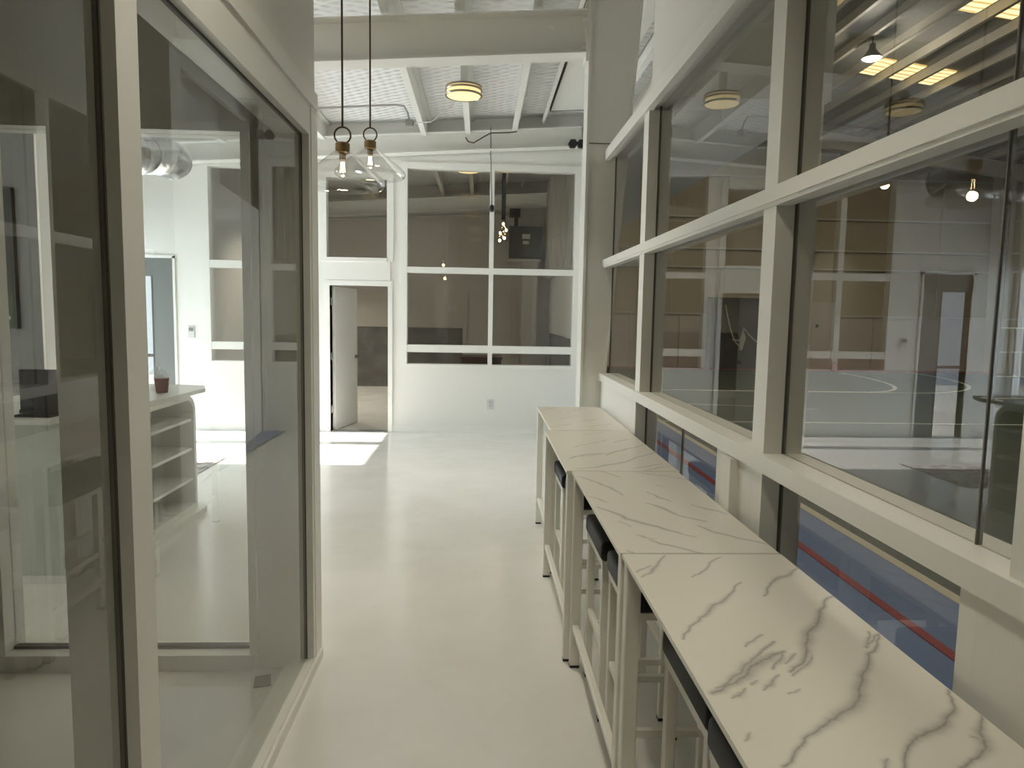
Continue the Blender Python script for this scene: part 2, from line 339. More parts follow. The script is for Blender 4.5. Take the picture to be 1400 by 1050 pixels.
def under(x0, x1, y0, y1, d0, d1, name, m):
    return MB().hexa([(x0, y0, roof_z(x0) - d1), (x1, y0, roof_z(x1) - d1), (x1, y1, roof_z(x1) - d1), (x0, y1, roof_z(x0) - d1), (x0, y0, roof_z(x0) - d0), (x1, y0, roof_z(x1) - d0), (x1, y1, roof_z(x1) - d0), (x0, y1, roof_z(x0) - d0)]).build(name, m, ceil)
under(0.86, 1.5, 5.9, 9.3, 0.001, 0.04, 'smooth_panel', WALL)
under(0.845, 0.86, 5.9, 9.3, 0.001, 0.045, 'panel_edge', GASKET); under(0.86, 1.5, 9.3, 9.315, 0.001, 0.045, 'panel_edge', GASKET)
purlin(0.80, 5.9, 14.4, 0.03, 0.10)

# ------------------------------------------------------------------ back wall with its glazing and door
wb = MB()
zt = 4.5
def bw(x0, x1, z0, z1): wb.box(x0, x1, YB, YB + 0.14, z0, z1)
bw(-5.4, -4.80, 0, zt); bw(-4.80, -4.08, 2.30, zt); bw(-4.08, -3.66, 0, zt)
bw(-3.66, -2.30, 3.56, zt); bw(-3.66, -2.30, 0, 0.92)
bw(-2.30, -2.12, 0, zt); bw(-2.12, -1.21, 3.46, zt); bw(-2.12, -2.03, 0, 2.33); bw(-2.03, -1.25, 1.985, 2.33); bw(-1.25, -1.21, 0, 2.33)
bw(-1.21, -1.05, 0, zt); bw(-1.05, 1.30, 0, 0.915); bw(-1.05, 1.30, 3.60, zt); bw(1.30, 1.40, 0, zt); bw(1.40, 1.90, 2.90, zt)
o = wb.build('wall_back', WALL); struct(o, 'white end wall with interior windows and a door')
o = MB().box(-1.21, 1.38, YB - 0.012, YB - 0.001, 0, 0.09).build('baseboard_back', TRIM); struct(o, 'white baseboard under the end wall windows')

def grid_window(name, x0, x1, z0, z1, xs, zs, label, glass=GLASS, fw=0.055, inner=0.055):
    w = sthing(name, ((x0 + x1) / 2, YB, z0), label)
    yf, yb = YB - 0.02, YB + 0.13
    frame_part('casing', TRIM, w, x0 - 0.03, x0 + fw, yf, yb, z0 - 0.02, z1 + 0.03); frame_part('casing', TRIM, w, x1 - fw, x1 + 0.03, yf, yb, z0 - 0.02, z1 + 0.03)
    frame_part('head', TRIM, w, x0 + fw, x1 - fw, yf, yb, z1 - fw, z1 + 0.03); frame_part('sill', TRIM, w, x0 + fw, x1 - fw, yf - 0.015, yb, z0 - 0.02, z0 + 0.03)
    zz = [z0 + 0.03] + [v for a in zs for v in a] + [z1 - fw]
    xx = [x0 + fw] + [v for a in xs for v in a] + [x1 - fw]
    for a, b in zs: frame_part('transom', TRIM, w, x0 + fw, x1 - fw, yf + 0.005, yb, a, b)
    for a, b in xs:
        for i in range(0, len(zz), 2): frame_part('mullion', TRIM, w, a, b, yf + 0.005, yb, zz[i], zz[i + 1])
    for i in range(0, len(zz), 2):
        for j in range(0, len(xx), 2):
            MB().box(xx[j] + 0.001, xx[j + 1] - 0.001, YB + 0.07, YB + 0.078, zz[i] + 0.001, zz[i + 1] - 0.001).build('pane', glass, w)
    return w
grid_window('window_1', -1.05, 1.31, 0.915, 3.60, [(0.105, 0.165)], [(1.105, 1.205), (2.175, 2.255)], 'white framed six pane interior window in the end wall')
grid_window('window_2', -2.12, -1.21, 2.33, 3.46, [], [], 'single pane window above the open white door')
grid_window('window_3', -3.66, -2.30, 0.92, 3.56, [(-2.93, -2.85)], [(1.105, 1.205), (2.19, 2.29)], 'interior window seen through the glass partition')
# small trims of the end wall
o = MB().box(-2.06, -1.22, YB - 0.016, YB - 0.001, 2.06, 2.31).build('trim_1', WALL); struct(o, 'flat panel between door and window above it')
o = MB().box(1.33, 1.38, YB - 0.05, YB - 0.001, 0, 4.2).build('trim_2', TRIM); struct(o, 'white corner trim at the end wall')

# open door in the end wall
d = sthing('door_1', (-2.03, YB, 0), 'white panel door standing open in the end wall')
for a in ((-2.09, -2.03, 0, 1.985), (-1.25, -1.19, 0, 1.985), (-2.09, -1.19, 1.985, 2.055)):
    frame_part('casing', TRIM, d, a[0], a[1], YB - 0.02, YB + 0.15, a[2], a[3])
frame_part('door_stop', TRIM, d, -1.262, -1.25, YB + 0.06, YB + 0.10, 0, 1.975)
frame_part('threshold', CHROME, d, -2.03, -1.25, YB + 0.02, YB + 0.12, 0, 0.006)
ang = R(77); ca, sa = math.cos(ang), math.sin(ang)
def leafpt(u, v, z): return (-2.015 + u * ca - v * sa, YB + 0.09 + u * sa + v * ca, z)
def leafbox(u0, u1, v0, v1, z0, z1, mb=None):
    mb = mb or MB(); return mb.hexa([leafpt(u0, v0, z0), leafpt(u1, v0, z0), leafpt(u1, v1, z0), leafpt(u0, v1, z0), leafpt(u0, v0, z1), leafpt(u1, v0, z1), leafpt(u1, v1, z1), leafpt(u0, v1, z1)])
leaf = leafbox(0, 0.755, -0.04, 0, 0.01, 1.97).build('door_leaf', TRIM, d)
leafbox(0.665, 0.715, -0.052, -0.04, 0.96, 1.01, leafbox(0.68, 0.695, -0.085, -0.05, 0.977, 0.993, leafbox(0.57, 0.695, -0.097, -0.083, 0.976, 0.994))).build('door_handle', CHROME, leaf)
for z in (0.25, 0.98, 1.72): MB().box(-2.032, -2.012, YB + 0.03, YB + 0.095, z, z + 0.10).build('hinge', CHROME, d)

# grey entrance recess at the far left of the end wall
d = sthing('door_2', (-4.27, YB, 0), 'grey entrance panel with a bright narrow light at the far left')
frame_part('casing', TRIM, d, -4.09, -4.06, YB - 0.02, YB + 0.14, 0, 2.33); frame_part('casing', TRIM, d, -4.84, -4.80, YB - 0.02, YB + 0.14, 0, 2.33)
frame_part('head', TRIM, d, -4.84, -4.06, YB - 0.02, YB + 0.14, 2.30, 2.34)
frame_part('grey_panel', GREYP, d, -4.375, -4.09, YB + 0.02, YB + 0.05, 0, 2.30); frame_part('grey_panel', GREYP, d, -4.80, -4.375, YB + 0.02, YB + 0.05, 2.06, 2.30)
frame_part('stile', GASKET, d, -4.387, -4.375, YB + 0.015, YB + 0.05, 0, 2.06); frame_part('crossbar', GASKET, d, -4.80, -4.387, YB + 0.02, YB + 0.05, 0.985, 1.025)
MB().box(-4.80, -4.387, YB + 0.03, YB + 0.036, 1.025, 2.06).build('pane', GLASS, d); MB().box(-4.80, -4.387, YB + 0.03, YB + 0.036, 0.01, 0.985).build('pane', GLASS, d)

# ------------------------------------------------------------------ left outer wall of the lobby with two tall openings
wl = MB()
for y0, y1, z0, z1 in ((2.9, 7.55, 0, 4.0), (7.55, 9.66, 2.42, 4.0), (8.77, 8.93, 0, 2.42), (9.66, 9.86, 0, 4.0)):
    wl.box(-5.55, -5.40, y0, y1, z0, z1)
o = wl.build('wall_left', WALL); struct(o, 'outer wall of the lobby')
for i, (y0, y1, mull) in enumerate(((7.55, 8.77, []), (8.93, 9.66, [9.28]))):
    w = sthing('window_%d' % (4 + i), (-5.48, y0, 0), 'tall glazed opening in the lobby wall')
    MB().box(-5.485, -5.478, y0 + 0.03, y1 - 0.03, 0.05, 2.38).build('pane', GLASS, w)
    for b in ((y0, y0 + 0.03, 0, 2.42), (y1 - 0.03, y1, 0, 2.42), (y0 + 0.03, y1 - 0.03, 0, 0.05), (y0 + 0.03, y1 - 0.03, 2.38, 2.42)): frame_part('stile', TRIM, w, -5.52, -5.43, *b)
    for m_ in mull: frame_part('mullion', TRIM, w, -5.51, -5.44, m_, m_ + 0.03, 0.05, 2.38)
# partition stub with a screen, seen through the left window
o = MB().box(-5.40, -3.88, 6.5, 6.85, 0, 3.96).build('wall_stub', GREYP); struct(o, 'grey partition behind the reception desk')
o = MB().box(-3.88, -3.86, 6.49, 6.86, 0, 3.96).build('trim_3', WALL); struct(o, 'end face of the grey partition, coloured white for bounce light')  # white colour stands in for bounce light on the partition's return
# the wall behind the camera, closing the corridor
o = MB().box(-3.7, 1.1, -3.7, -3.55, 0, 4.4).build('wall_front', WALL); struct(o, 'end of the corridor behind the camera')

# ------------------------------------------------------------------ left glazed room
GX0, GX1 = -0.89, -0.75
wg = MB()
wg.box(GX0, GX1, -3.55, 3.30, 2.53, 4.4)
wg.box(-3.6, GX0, 3.18, 3.30, 2.42, 4.3); wg.box(-3.6, -2.14, 3.18, 3.30, 0, 2.42); wg.box(-1.02, GX0, 3.18, 3.30, 0, 2.42)
wg.box(-3.70, -3.60, -3.55, 3.30, 0, 4.3)
o = wg.build('wall_office', WALL); struct(o, 'walls of the glazed room beside the corridor')
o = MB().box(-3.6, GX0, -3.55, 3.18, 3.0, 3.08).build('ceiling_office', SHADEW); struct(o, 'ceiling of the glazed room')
w = sthing('window_6', (GX1, 1.6, 0), 'white framed floor to ceiling glass partition along the corridor')
frame_part('head', TRIM, w, GX0, GX1 + 0.006, -3.5, 3.30, 2.40, 2.53)
frame_part('head_casing', TRIM, w, GX1 + 0.001, GX1 + 0.014, -3.5, 3.30, 2.53, 2.60)
frame_part('bottom_rail', TRIM, w, GX0 + 0.03, GX1 + 0.006, -3.5, 3.16, 0.0, 0.055)
frame_part('bottom_casing', TRIM, w, GX1 + 0.006, GX1 + 0.020, -3.5, 3.29, 0.0, 0.045)
frame_part('corner_post', TRIM, w, GX0, GX1 + 0.006, 3.16, 3.302, 0, 2.40)
frame_part('corner_casing', TRIM, w, GX1 + 0.006, GX1 + 0.010, 3.19, 3.304, 0.0, 2.53)
for y0 in (1.53, -0.45, -2.45):
    p = frame_part('post', TRIM, w, GX0, GX1 + 0.006, y0, y0 + 0.095, 0.055, 2.40)
ys = [(-2.355, -0.45), (-0.355, 1.53), (1.625, 3.16)]
for a, b in ys:
    MB().box(GX1 - 0.035, GX1 - 0.025, a + 0.001, b - 0.001, 0.06, 2.395).build('pane', GLASS, w)
    for q in ((a, a + 0.006), (b - 0.006, b)): frame_part('gasket', GASKET, w, GX1 - 0.037, GX1 - 0.023, q[0], q[1], 0.056, 2.40)
    frame_part('gasket', GASKET, w, GX1 - 0.037, GX1 - 0.023, a, b, 2.392, 2.40)
w = sthing('window_7', (-1.58, 3.3, 0), 'wide window in the far side of the glazed room')
frame_part('bottom_rail', TRIM, w, -2.14, -1.02, 3.15, 3.30, 0.0, 0.075)
frame_part('jamb', TRIM, w, -2.20, -2.12, 3.16, 3.305, 0.075, 2.42); frame_part('jamb', TRIM, w, -1.035, -1.0, 3.16, 3.305, 0.075, 2.42)
frame_part('head', TRIM, w, -2.20, -1.0, 3.16, 3.305, 2.40, 2.44)
frame_part('gasket', GASKET, w, -2.12, -1.035, 3.22, 3.255, 0.075, 0.088)
MB().box(-2.12, -1.035, 3.232, 3.24, 0.088, 2.40).build('pane', GLASS, w)

# ------------------------------------------------------------------ right wall and its glazing
RX, RG, RB = 0.97, 1.04, 1.11
wr = MB()
wr.box(RX, RB, -3.55, 4.20, 2.93, 6.9)                                  # drywall over the glazing
wr.box(RX, RB, -3.55, 5.62, 0, 0.35)                                    # below the low panes
wr.box(RX, RB, 4.33, 5.62, 0.35, 1.13); wr.box(RX, RB, 2.42, 2.81, 0.35, 1.13); wr.box(RX, RB, 0.95, 1.29, 0.35, 1.13); wr.box(RX, RB, -3.55, -0.75, 0.35, 1.13)
wr.box(RX, RB, -3.55, -2.6, 1.13, 2.93)
o = wr.build('wall_right', WALL); struct(o, 'white wall around the gym glazing')
ws = MB()
ws.box(1.90, 2.0, 4.14, 9.86, 2.90, 6.9)                                # set-back upper wall past the glazing
ws.hexa([(0.995, 5.84, 0), (1.05, 5.84, 0), (1.52, 9.72, 0), (1.40, 9.72, 0), (0.995, 5.84, 2.95), (1.05, 5.84, 2.95), (1.52, 9.72, 2.95), (1.40, 9.72, 2.95)])
ws.prism([(1.05, 5.6), (1.90, 5.6), (1.90, 9.72), (1.50, 9.72), (1.05, 5.9)], 2.90, 2.95)
ws.box(1.11, 1.90, 4.20, 5.6, 2.90, 2.95)
ws.box(1.38, 1.50, 9.72, 14.5, 0, 6.9)
ws.box(1.11, 1.90, 4.14, 4.20, 2.90, 6.9)
o = ws.build('wall_side', WALL); struct(o, 'set back white side wall past the steel column')
w = sthing('window_8', (RX, 1.5, 0.35), 'white framed interior glazing looking into the gym')
HT = 2.878
for y0, y1 in ((4.245, 4.37), (2.345, 2.45), (1.10, 1.212), (-0.75, -0.64), (-2.6, -2.49)):
    frame_part('post', TRIM, w, RX, RB, y0, y1, 1.19, 2.85)
    pass
for y0, y1 in ((2.345, 2.42), (1.29, 1.335)): frame_part('post', TRIM, w, RX, RB, y0, y1, 0.35, 1.13)
frame_part('stub_post', TRIM, w, 0.938, RX, 2.565, 2.665, 0.35, 1.125)
frame_part('sill_rail', TRIM, w, 0.952, RB, -2.6, 5.62, 1.13, 1.19)
frame_part('transom', TRIM, w, 0.955, RB, -2.6, 5.62, 2.034, 2.083)
frame_part('transom_bead', TRIM, w, 0.962, 1.02, -2.6, 5.62, 2.02, 2.034)
frame_part('header', TRIM, w, 0.95, RX + 0.02, -2.6, 5.62, 2.845, 2.925); frame_part('header', TRIM, w, RX + 0.02, RB, -2.6, 5.62, 2.872, 2.93)
bays = [(4.37, 5.62), (2.45, 4.245), (1.212, 2.345), (-0.64, 1.10), (-2.49, -0.75)]
def pane_x(a, b, z0, z1): MB().box(RG - 0.004, RG + 0.004, a, b, z0, z1).build('pane', GLASSR, w)
for a, b in bays:
    pane_x(a, b, 1.19, 2.034); pane_x(a, b, 2.083, 2.872)
    frame_part('gasket', GASKET, w, RG - 0.0075, RG + 0.006, a, a + 0.003, 1.19, 2.872); frame_part('gasket', GASKET, w, RG - 0.0075, RG + 0.006, b - 0.0025, b, 1.19, 2.872)
for a, b in ((2.81, 4.33), (1.335, 2.345), (-0.75, 0.95)):
    pane_x(a, b, 0.35, 1.13); frame_part('gasket', GASKET, w, RG - 0.0075, RG + 0.006, b - 0.0025, b, 0.35, 1.13)
frame_part('glass_joint', JOINT, w, RG - 0.007, RG + 0.007, 1.388, 1.392, 1.19, 2.034); frame_part('glass_joint', JOINT, w, RG - 0.007, RG + 0.007, 1.388, 1.392, 2.083, 2.872)
frame_part('glass_joint', JOINT, w, RG - 0.007, RG + 0.007, 1.418, 1.422, 0.35, 1.13); frame_part('glass_joint', JOINT, w, RG - 0.007, RG + 0.007, 3.527, 3.531, 0.35, 1.13)

# ------------------------------------------------------------------ tapered column and rafters
c = thing('steel_column', (0.9, 5.75, 0), 'white tapered steel column beside the far end of the tables', 'column')
def taper(x0, x1b, x1t, y0, y1, z0, z1): return MB().hexa([(x0, y0, z0), (x1b, y0, z0), (x1b, y1, z0), (x0, y1, z0), (x0, y0, z1), (x1t, y0, z1), (x1t, y1, z1), (x0, y1, z1)])
def rx(z): return 0.935 + 0.069 * z
taper(0.825, rx(0) - 0.012, rx(4.1) - 0.012, 5.66, 5.78, 0, 4.1).build('web', STEELW, c)
MB().box(0.805, 0.825, 5.64, 5.84, 0, 4.1).build('flange', STEELW, c)
MB().hexa([(rx(0) - 0.012, 5.64, 0), (rx(0), 5.64, 0), (rx(0), 5.82, 0), (rx(0) - 0.012, 5.82, 0), (rx(4.1) - 0.012, 5.64, 4.1), (rx(4.1), 5.64, 4.1), (rx(4.1), 5.82, 4.1), (rx(4.1) - 0.012, 5.82, 4.1)]).build('flange', STEELW, c)
MB().box(0.77, 1.0, 5.60, 5.88, 0, 0.02).build('base_plate', STEELW, c)
MB().box(0.826, 1.18, 5.656, 5.661, 2.98, 2.986).build('seam', GASKET, c)
def rafter(name, x0, x1, yc, ztop, sl, h, label, hw=0.10):
    r = thing(name, (x1, yc, ztop + sl * x1 - h), label, 'beam')
    def z(x): return ztop + sl * x
    def bar(y0, y1, a, b, nm): return MB().hexa([(x0, y0, z(x0) + a), (x1, y0, z(x1) + a), (x1, y1, z(x1) + a), (x0, y1, z(x0) + a), (x0, y0, z(x0) + b), (x1, y0, z(x1) + b), (x1, y1, z(x1) + b), (x0, y1, z(x0) + b)]).build(nm, STEELW, r)
    bar(yc - 0.006, yc + 0.006, -h + 0.012, -0.012, 'web'); bar(yc - hw, yc + hw, -h, -h + 0.012, 'flange'); bar(yc - hw, yc + hw, -0.012, 0, 'flange')
    return r
rf = rafter('roof_beam', -5.38, 0.785, 5.74, 3.925, 0.067, 0.32, 'white steel roof beam crossing above the pendants, bolted to the column')
MB().box(0.785, 0.805, 5.66, 5.82, 3.60, 4.06).build('end_plate', STEELW, rf)
for z in (3.70, 3.92):
    for y in (5.69, 5.79): MB().tube([(0.755, y, z), (0.785, y, z)], 0.018, 6).build('bolt', STEELW, rf)
MB().tube([(0.52, 5.734, 3.86), (0.52, 5.715, 3.86)], 0.018, 8).build('button', TRIM, rf)
rafter('roof_beam', -5.38, 1.30, 9.60, 4.02, 0.066, 0.25, 'white steel roof beam lying against the far end wall', 0.09)
rafter('roof_beam', -4.0, 1.36, 14.0, 3.90, 0.066, 0.26, 'shaded roof beam in the room behind the end wall windows', 0.09)

# ------------------------------------------------------------------ room behind the end wall
o = MB().box(-4.02, 1.38, 14.4, 14.5, 0, 4.3).build('wall_far', BEIGE); struct(o, 'beige rear wall of the back room')
o = MB().box(-4.02, -0.36, 14.375, 14.4, 0.14, 1.34).build('trim_4', CONC); struct(o, 'dark grey limewashed wainscot panel on the rear wall')
o = MB().box(-4.02, -0.36, 14.38, 14.4, 0.0, 0.14).build('baseboard_far', TRIM); struct(o, 'white baseboard below the dark wainscot')
o = MB().box(1.365, 1.38, 9.9, 14.0, 0.1, 1.28).build('trim_5', CONC); struct(o, 'dark grey wainscot on the side wall of the back room')
o = MB().box(0.80, 1.10, 14.0, 14.4, 0, 3.0).build('trim_6', BEIGE); struct(o, 'boxed corner column of the back room')
o = MB().box(-4.12, -4.02, 9.86, 14.5, 0, 4.2).build('wall_inner', BEIGE); struct(o, 'left side wall of the back room')
lin = sthing('wall_ribbed', (1.37, 12, 2.2), 'vertical ribbed liner on the side wall of the back room')
MB().box(1.35, 1.379, 9.95, 14.3, 2.35, 4.15).build('liner_sheet', BEIGE, lin)
for k in range(12): MB().hexa([(1.35, 10.0 + k * 0.36, 2.35), (1.25, 10.0 + k * 0.36, 2.35), (1.25, 10.05 + k * 0.36, 2.35), (1.35, 10.06 + k * 0.36, 2.35), (1.35, 10.0 + k * 0.36, 4.15), (1.25, 10.0 + k * 0.36, 4.15), (1.25, 10.05 + k * 0.36, 4.15), (1.35, 10.06 + k * 0.36, 4.15)]).build('rib', BEIGE, lin)
d = sthing('door_3', (0.18, 14.4, 0), 'beige closed door in the rear wall')
for a in ((-0.345, -0.26, 0, 2.05), (0.63, 0.715, 0, 2.05), (-0.345, 0.715, 2.05, 2.13)): frame_part('casing', BEIGE, d, a[0], a[1], 14.36, 14.4, a[2], a[3])
lf = frame_part('door_leaf', BEIGE, d, -0.255, 0.625, 14.385, 14.40, 0.01, 2.04)
MB().tube([(0.54, 14.385, 1.0), (0.54, 14.33, 1.0), (0.43, 14.33, 1.0)], 0.012, 8).build('door_handle', GASKET, lf)
# ------------------------------------------------------------------ gym shell behind the glazing
def gym_z(x): return 7.68 - 0.13 * abs(x - 7.4)
wf = MB().box(1.38, 17.1, 22.7, 22.85, 0, 7.9).build('wall_gym_far', GYMWALL); struct(wf, 'beige insulated far wall of the gym')
for z in (1.75, 3.24, 3.83, 4.82, 6.1): MB().box(1.5, 16.9, 22.60, 22.70, z - 0.02, z + 0.03).build('girt', PURG, wf)
for k in range(10): MB().box(1.6 + k * 1.6, 3.18 + k * 1.6, 22.66, 22.70, 0.02, 1.72).build('liner_panel', GYMLINER, wf)
for k in range(9): MB().box(2.6 + k * 1.75, 2.612 + k * 1.75, 22.685, 22.70, 1.8, 7.0).build('insulation_seam', PURG, wf)
wg_ = MB().box(16.95, 17.1, -4.2, 22.7, 0, 7.2).build('wall_gym_right', GYMWALL); struct(wg_, 'beige insulated side wall of the gym')
for z in (1.75, 3.24, 3.83, 4.82, 6.1): MB().box(16.85, 16.95, -4.1, 22.6, z - 0.02, z + 0.03).build('girt', PURG, wg_)
for y in (21.0, 17.5, 13.5, 9.5):
    MB().hexa([(16.6, y, 0), (16.85, y, 0), (16.85, y + 0.2, 0), (16.6, y + 0.2, 0), (16.25, y, 6.7), (16.85, y, 6.7), (16.85, y + 0.2, 6.7), (16.25, y + 0.2, 6.7)]).build('gym_column', PURG, wg_)
o = MB().hexa([(16.55, 22.2, 0), (16.9, 22.2, 0), (16.9, 22.58, 0), (16.55, 22.58, 0), (16.35, 22.2, 6.75), (16.9, 22.2, 6.75), (16.9, 22.58, 6.75), (16.35, 22.58, 6.75)]).build('corner_column', PURG, wg_)
o = MB().box(1.38, 1.5, 14.5, 22.7, 0, 7.0).build('wall_gym_left', GYMWALL); struct(o, 'gym side of the long dividing wall')
o = MB().box(1.11, 17.1, -4.3, -4.15, 0, 7.9).build('wall_gym_near', GYMWALL); struct(o, 'near end wall of the gym')
o = MB().box(1.11, 1.36, -4.15, -3.5, 0, 7.0).build('wall_gym_corner', GYMWALL); struct(o, 'short corner wall of the gym')
gc = MB()
for x0, x1 in ((0.95, 7.4), (7.4, 17.2)):
    gc.hexa([(x0, -4.3, gym_z(x0)), (x1, -4.3, gym_z(x1)), (x1, 22.85, gym_z(x1)), (x0, 22.85, gym_z(x0)), (x0, -4.3, gym_z(x0) + .1), (x1, -4.3, gym_z(x1) + .1), (x1, 22.85, gym_z(x1) + .1), (x0, 22.85, gym_z(x0) + .1)])
gc = gc.build('ceiling_gym', GYMROOF); struct(gc, 'grey insulated gym roof with purlins and skylights')
px = 1.6
while px < 16.8:
    zt_ = gym_z(px)
    MB().box(px - 0.01, px + 0.01, -4.1, 22.6, zt_ - 0.22, zt_ - 0.001).box(px - 0.07, px + 0.01, -4.1, 22.6, zt_ - 0.23, zt_ - 0.22).build('purlin', PURG, gc)
    px += 0.70
for y in (16.1, 12.6, 9.1, 5.6, 2.1):
    for k in (5, 6, 7, 11, 12, 13):
        a = 1.6 + 0.70 * (k - 1) + 0.08; b = a + 0.54; y1 = y + 0.95
        MB().hexa([(a, y, gym_z(a) - .03), (b, y, gym_z(b) - .03), (b, y1, gym_z(b) - .03), (a, y1, gym_z(a) - .03), (a, y, gym_z(a) - .005), (b, y, gym_z(b) - .005), (b, y1, gym_z(b) - .005), (a, y1, gym_z(a) - .005)]).build('skylight', SKYL, gc)
for yy in (8.0, 20.9):
    g = thing('gym_rafter', (7.9, yy, 7.2), 'long sloping gym rafter under the roof, %s' % ('nearer of the two' if yy < 10 else 'farther of the two, by the end wall'), 'beam')
    for x0, x1 in ((2.05, 7.4), (7.4, 16.2)):
        for nm, y0, y1, a, b in (('web', yy - .01, yy + .01, -.70, -.24), ('flange', yy - .1, yy + .1, -.72, -.70)):
            MB().hexa([(x0, y0, gym_z(x0) + a), (x1, y0, gym_z(x1) + a), (x1, y1, gym_z(x1) + a), (x0, y1, gym_z(x0) + a), (x0, y0, gym_z(x0) + b), (x1, y0, gym_z(x1) + b), (x1, y1, gym_z(x1) + b), (x0, y1, gym_z(x0) + b)]).build(nm, PURG, g)

# high bay lamp
h = thing('high_bay_lamp', (8.05, 15.0, 7.0), 'bright bell shaped lamp hanging on a cord from the gym roof', 'lamp')
MB().tube([(8.05, 15, 7.35), (8.05, 15, 7.59)], 0.015, 6).build('cord', BLACKP, h)
MB().lathe([(0.0, 7.36), (0.06, 7.35), (0.07, 7.24), (0.21, 7.06), (0.215, 7.05), (0.20, 7.05), (0.06, 7.22), (0, 7.22)], 8.05, 15, 20).build('reflector', CHROME, h, True)
MB().lathe([(0, 7.02), (0.12, 7.035), (0.195, 7.07), (0, 7.08)], 8.05, 15, 20).build('lens', HIGHBAY, h, True)
pl = bpy.data.lights.new('high_bay_light', 'POINT'); pl.energy = 60; pl.shadow_soft_size = 0.15; pl.color = (1, .94, .82)
po = bpy.data.objects.new('high_bay_light', pl); COL.objects.link(po); po.location = (0, 0, -0.15); po.parent = h

# black net backdrop at the far wall
n = thing('net_backdrop', (8.75, 22.3, 0), 'black sports backdrop hung with pale looping nets against the gym far wall', 'backdrop')
MB().box(7.25, 10.35, 22.48, 22.56, 0.02, 2.28).build('back_panel', DARKNET, n)
MB().hexa([(7.25, 22.1, 0.0), (7.85, 22.44, 0.0), (7.85, 22.48, 0.0), (7.25, 22.48, 0.0), (7.25, 22.1, 2.24), (7.85, 22.44, 2.24), (7.85, 22.48, 2.24), (7.25, 22.48, 2.24)]).build('side_panel', DARKNET, n)
MB().box(7.25, 10.35, 22.40, 22.48, 2.16, 2.28).build('top_rail', DARKNET, n); MB().box(10.2, 10.35, 22.2, 22.48, 1.75, 2.28).build('arm_pad', DARKNET, n)
def swag(xa, za, xb, zb, sag, name='net_rope'):
    pts = []
    for k in range(13):
        t = k / 12; pts.append((xa + (xb - xa) * t, 22.38, za + (zb - za) * t - sag * 4 * t * (1 - t)))
    MB().tube(pts, 0.022, 5).build(name, NETW, n)
swag(7.78, 2.05, 8.35, 0.75, 0.35); swag(8.05, 0.95, 8.40, 0.90, 0.0); swag(8.42, 1.30, 8.80, 0.92, 0.02); swag(8.8, .92, 9.5, 1.0, .1); swag(9.5, 1.0, 10.2, 1.9, 0.42)
MB().tube([(8.38, 22.37, 1.35), (8.39, 22.37, 1.0), (8.33, 22.37, 0.62)], [0.04, 0.10, 0.05], 8).build('gathered_net', NETW, n, True)
d = sthing('door_4', (10.9, 22.66, 0), 'pale door with a tiny window in the gym far wall')
lf = frame_part('door_leaf', DOORP, d, 10.52, 11.38, 22.58, 22.66, 0.01, 2.12)
for a in ((10.46, 10.52, 0, 2.18), (11.38, 11.44, 0, 2.18), (10.52, 11.38, 2.12, 2.18)): frame_part('casing', DOORP, d, a[0], a[1], 22.56, 22.68, a[2], a[3])
MB().box(10.83, 10.93, 22.572, 22.58, 1.38, 1.48).build('peephole', GREYBOX, lf)
e = thing('red_bollard', (11.35, 22.2, 0), 'small red padded bollard on the floor beside the pale gym door', 'bollard')
MB().lathe([(0, 0.007), (0.10, 0.007), (0.10, 0.22), (0.07, 0.26), (0, 0.27)], 11.35, 22.2, 12).build('body', RED, e, True)
MB().lathe([(0, .26), (0.03, .26), (0.03, .30), (0, .31)], 11.35, 22.2, 8).build('cap', RED, e, True)
b = MB().lathe([(0.12 * math.sin(math.pi * k / 10), 0.122 - 0.12 * math.cos(math.pi * k / 10)) for k in range(11)], 6.98, 15.0, 16).build('play_ball', mat('brown ball', (0.16, 0.075, 0.04), 0.5), None, True)
tag(b, 'small brown ball lying on the green court', 'ball')
g = thing('reflection_frame', (11.2, 14.6, 0), 'added white tubular frame imitating a glass door reflection', 'screen')  # made-up object in place of a framed glass door's reflection
F0 = (10.95, 14.6)
for x in (10.95, 12.2): MB().tube([(x, 14.6, 0.0), (x, 14.6, 1.55)], 0.02, 8).build('post', WHITEL, g)
for z in (0.03, 0.5, 1.02, 1.53): MB().tube([(10.97, 14.6, z), (12.18, 14.6, z)], 0.014, 8).build('crossbar', WHITEL, g)
MB().box(10.98, 12.17, 14.597, 14.603, 0.05, 1.5).build('clear_sheet', GLASS, g)
for x in (10.95, 12.2): MB().box(x - .03, x + .03, 14.3, 14.9, 0, 0.02).build('foot', WHITEL, g)

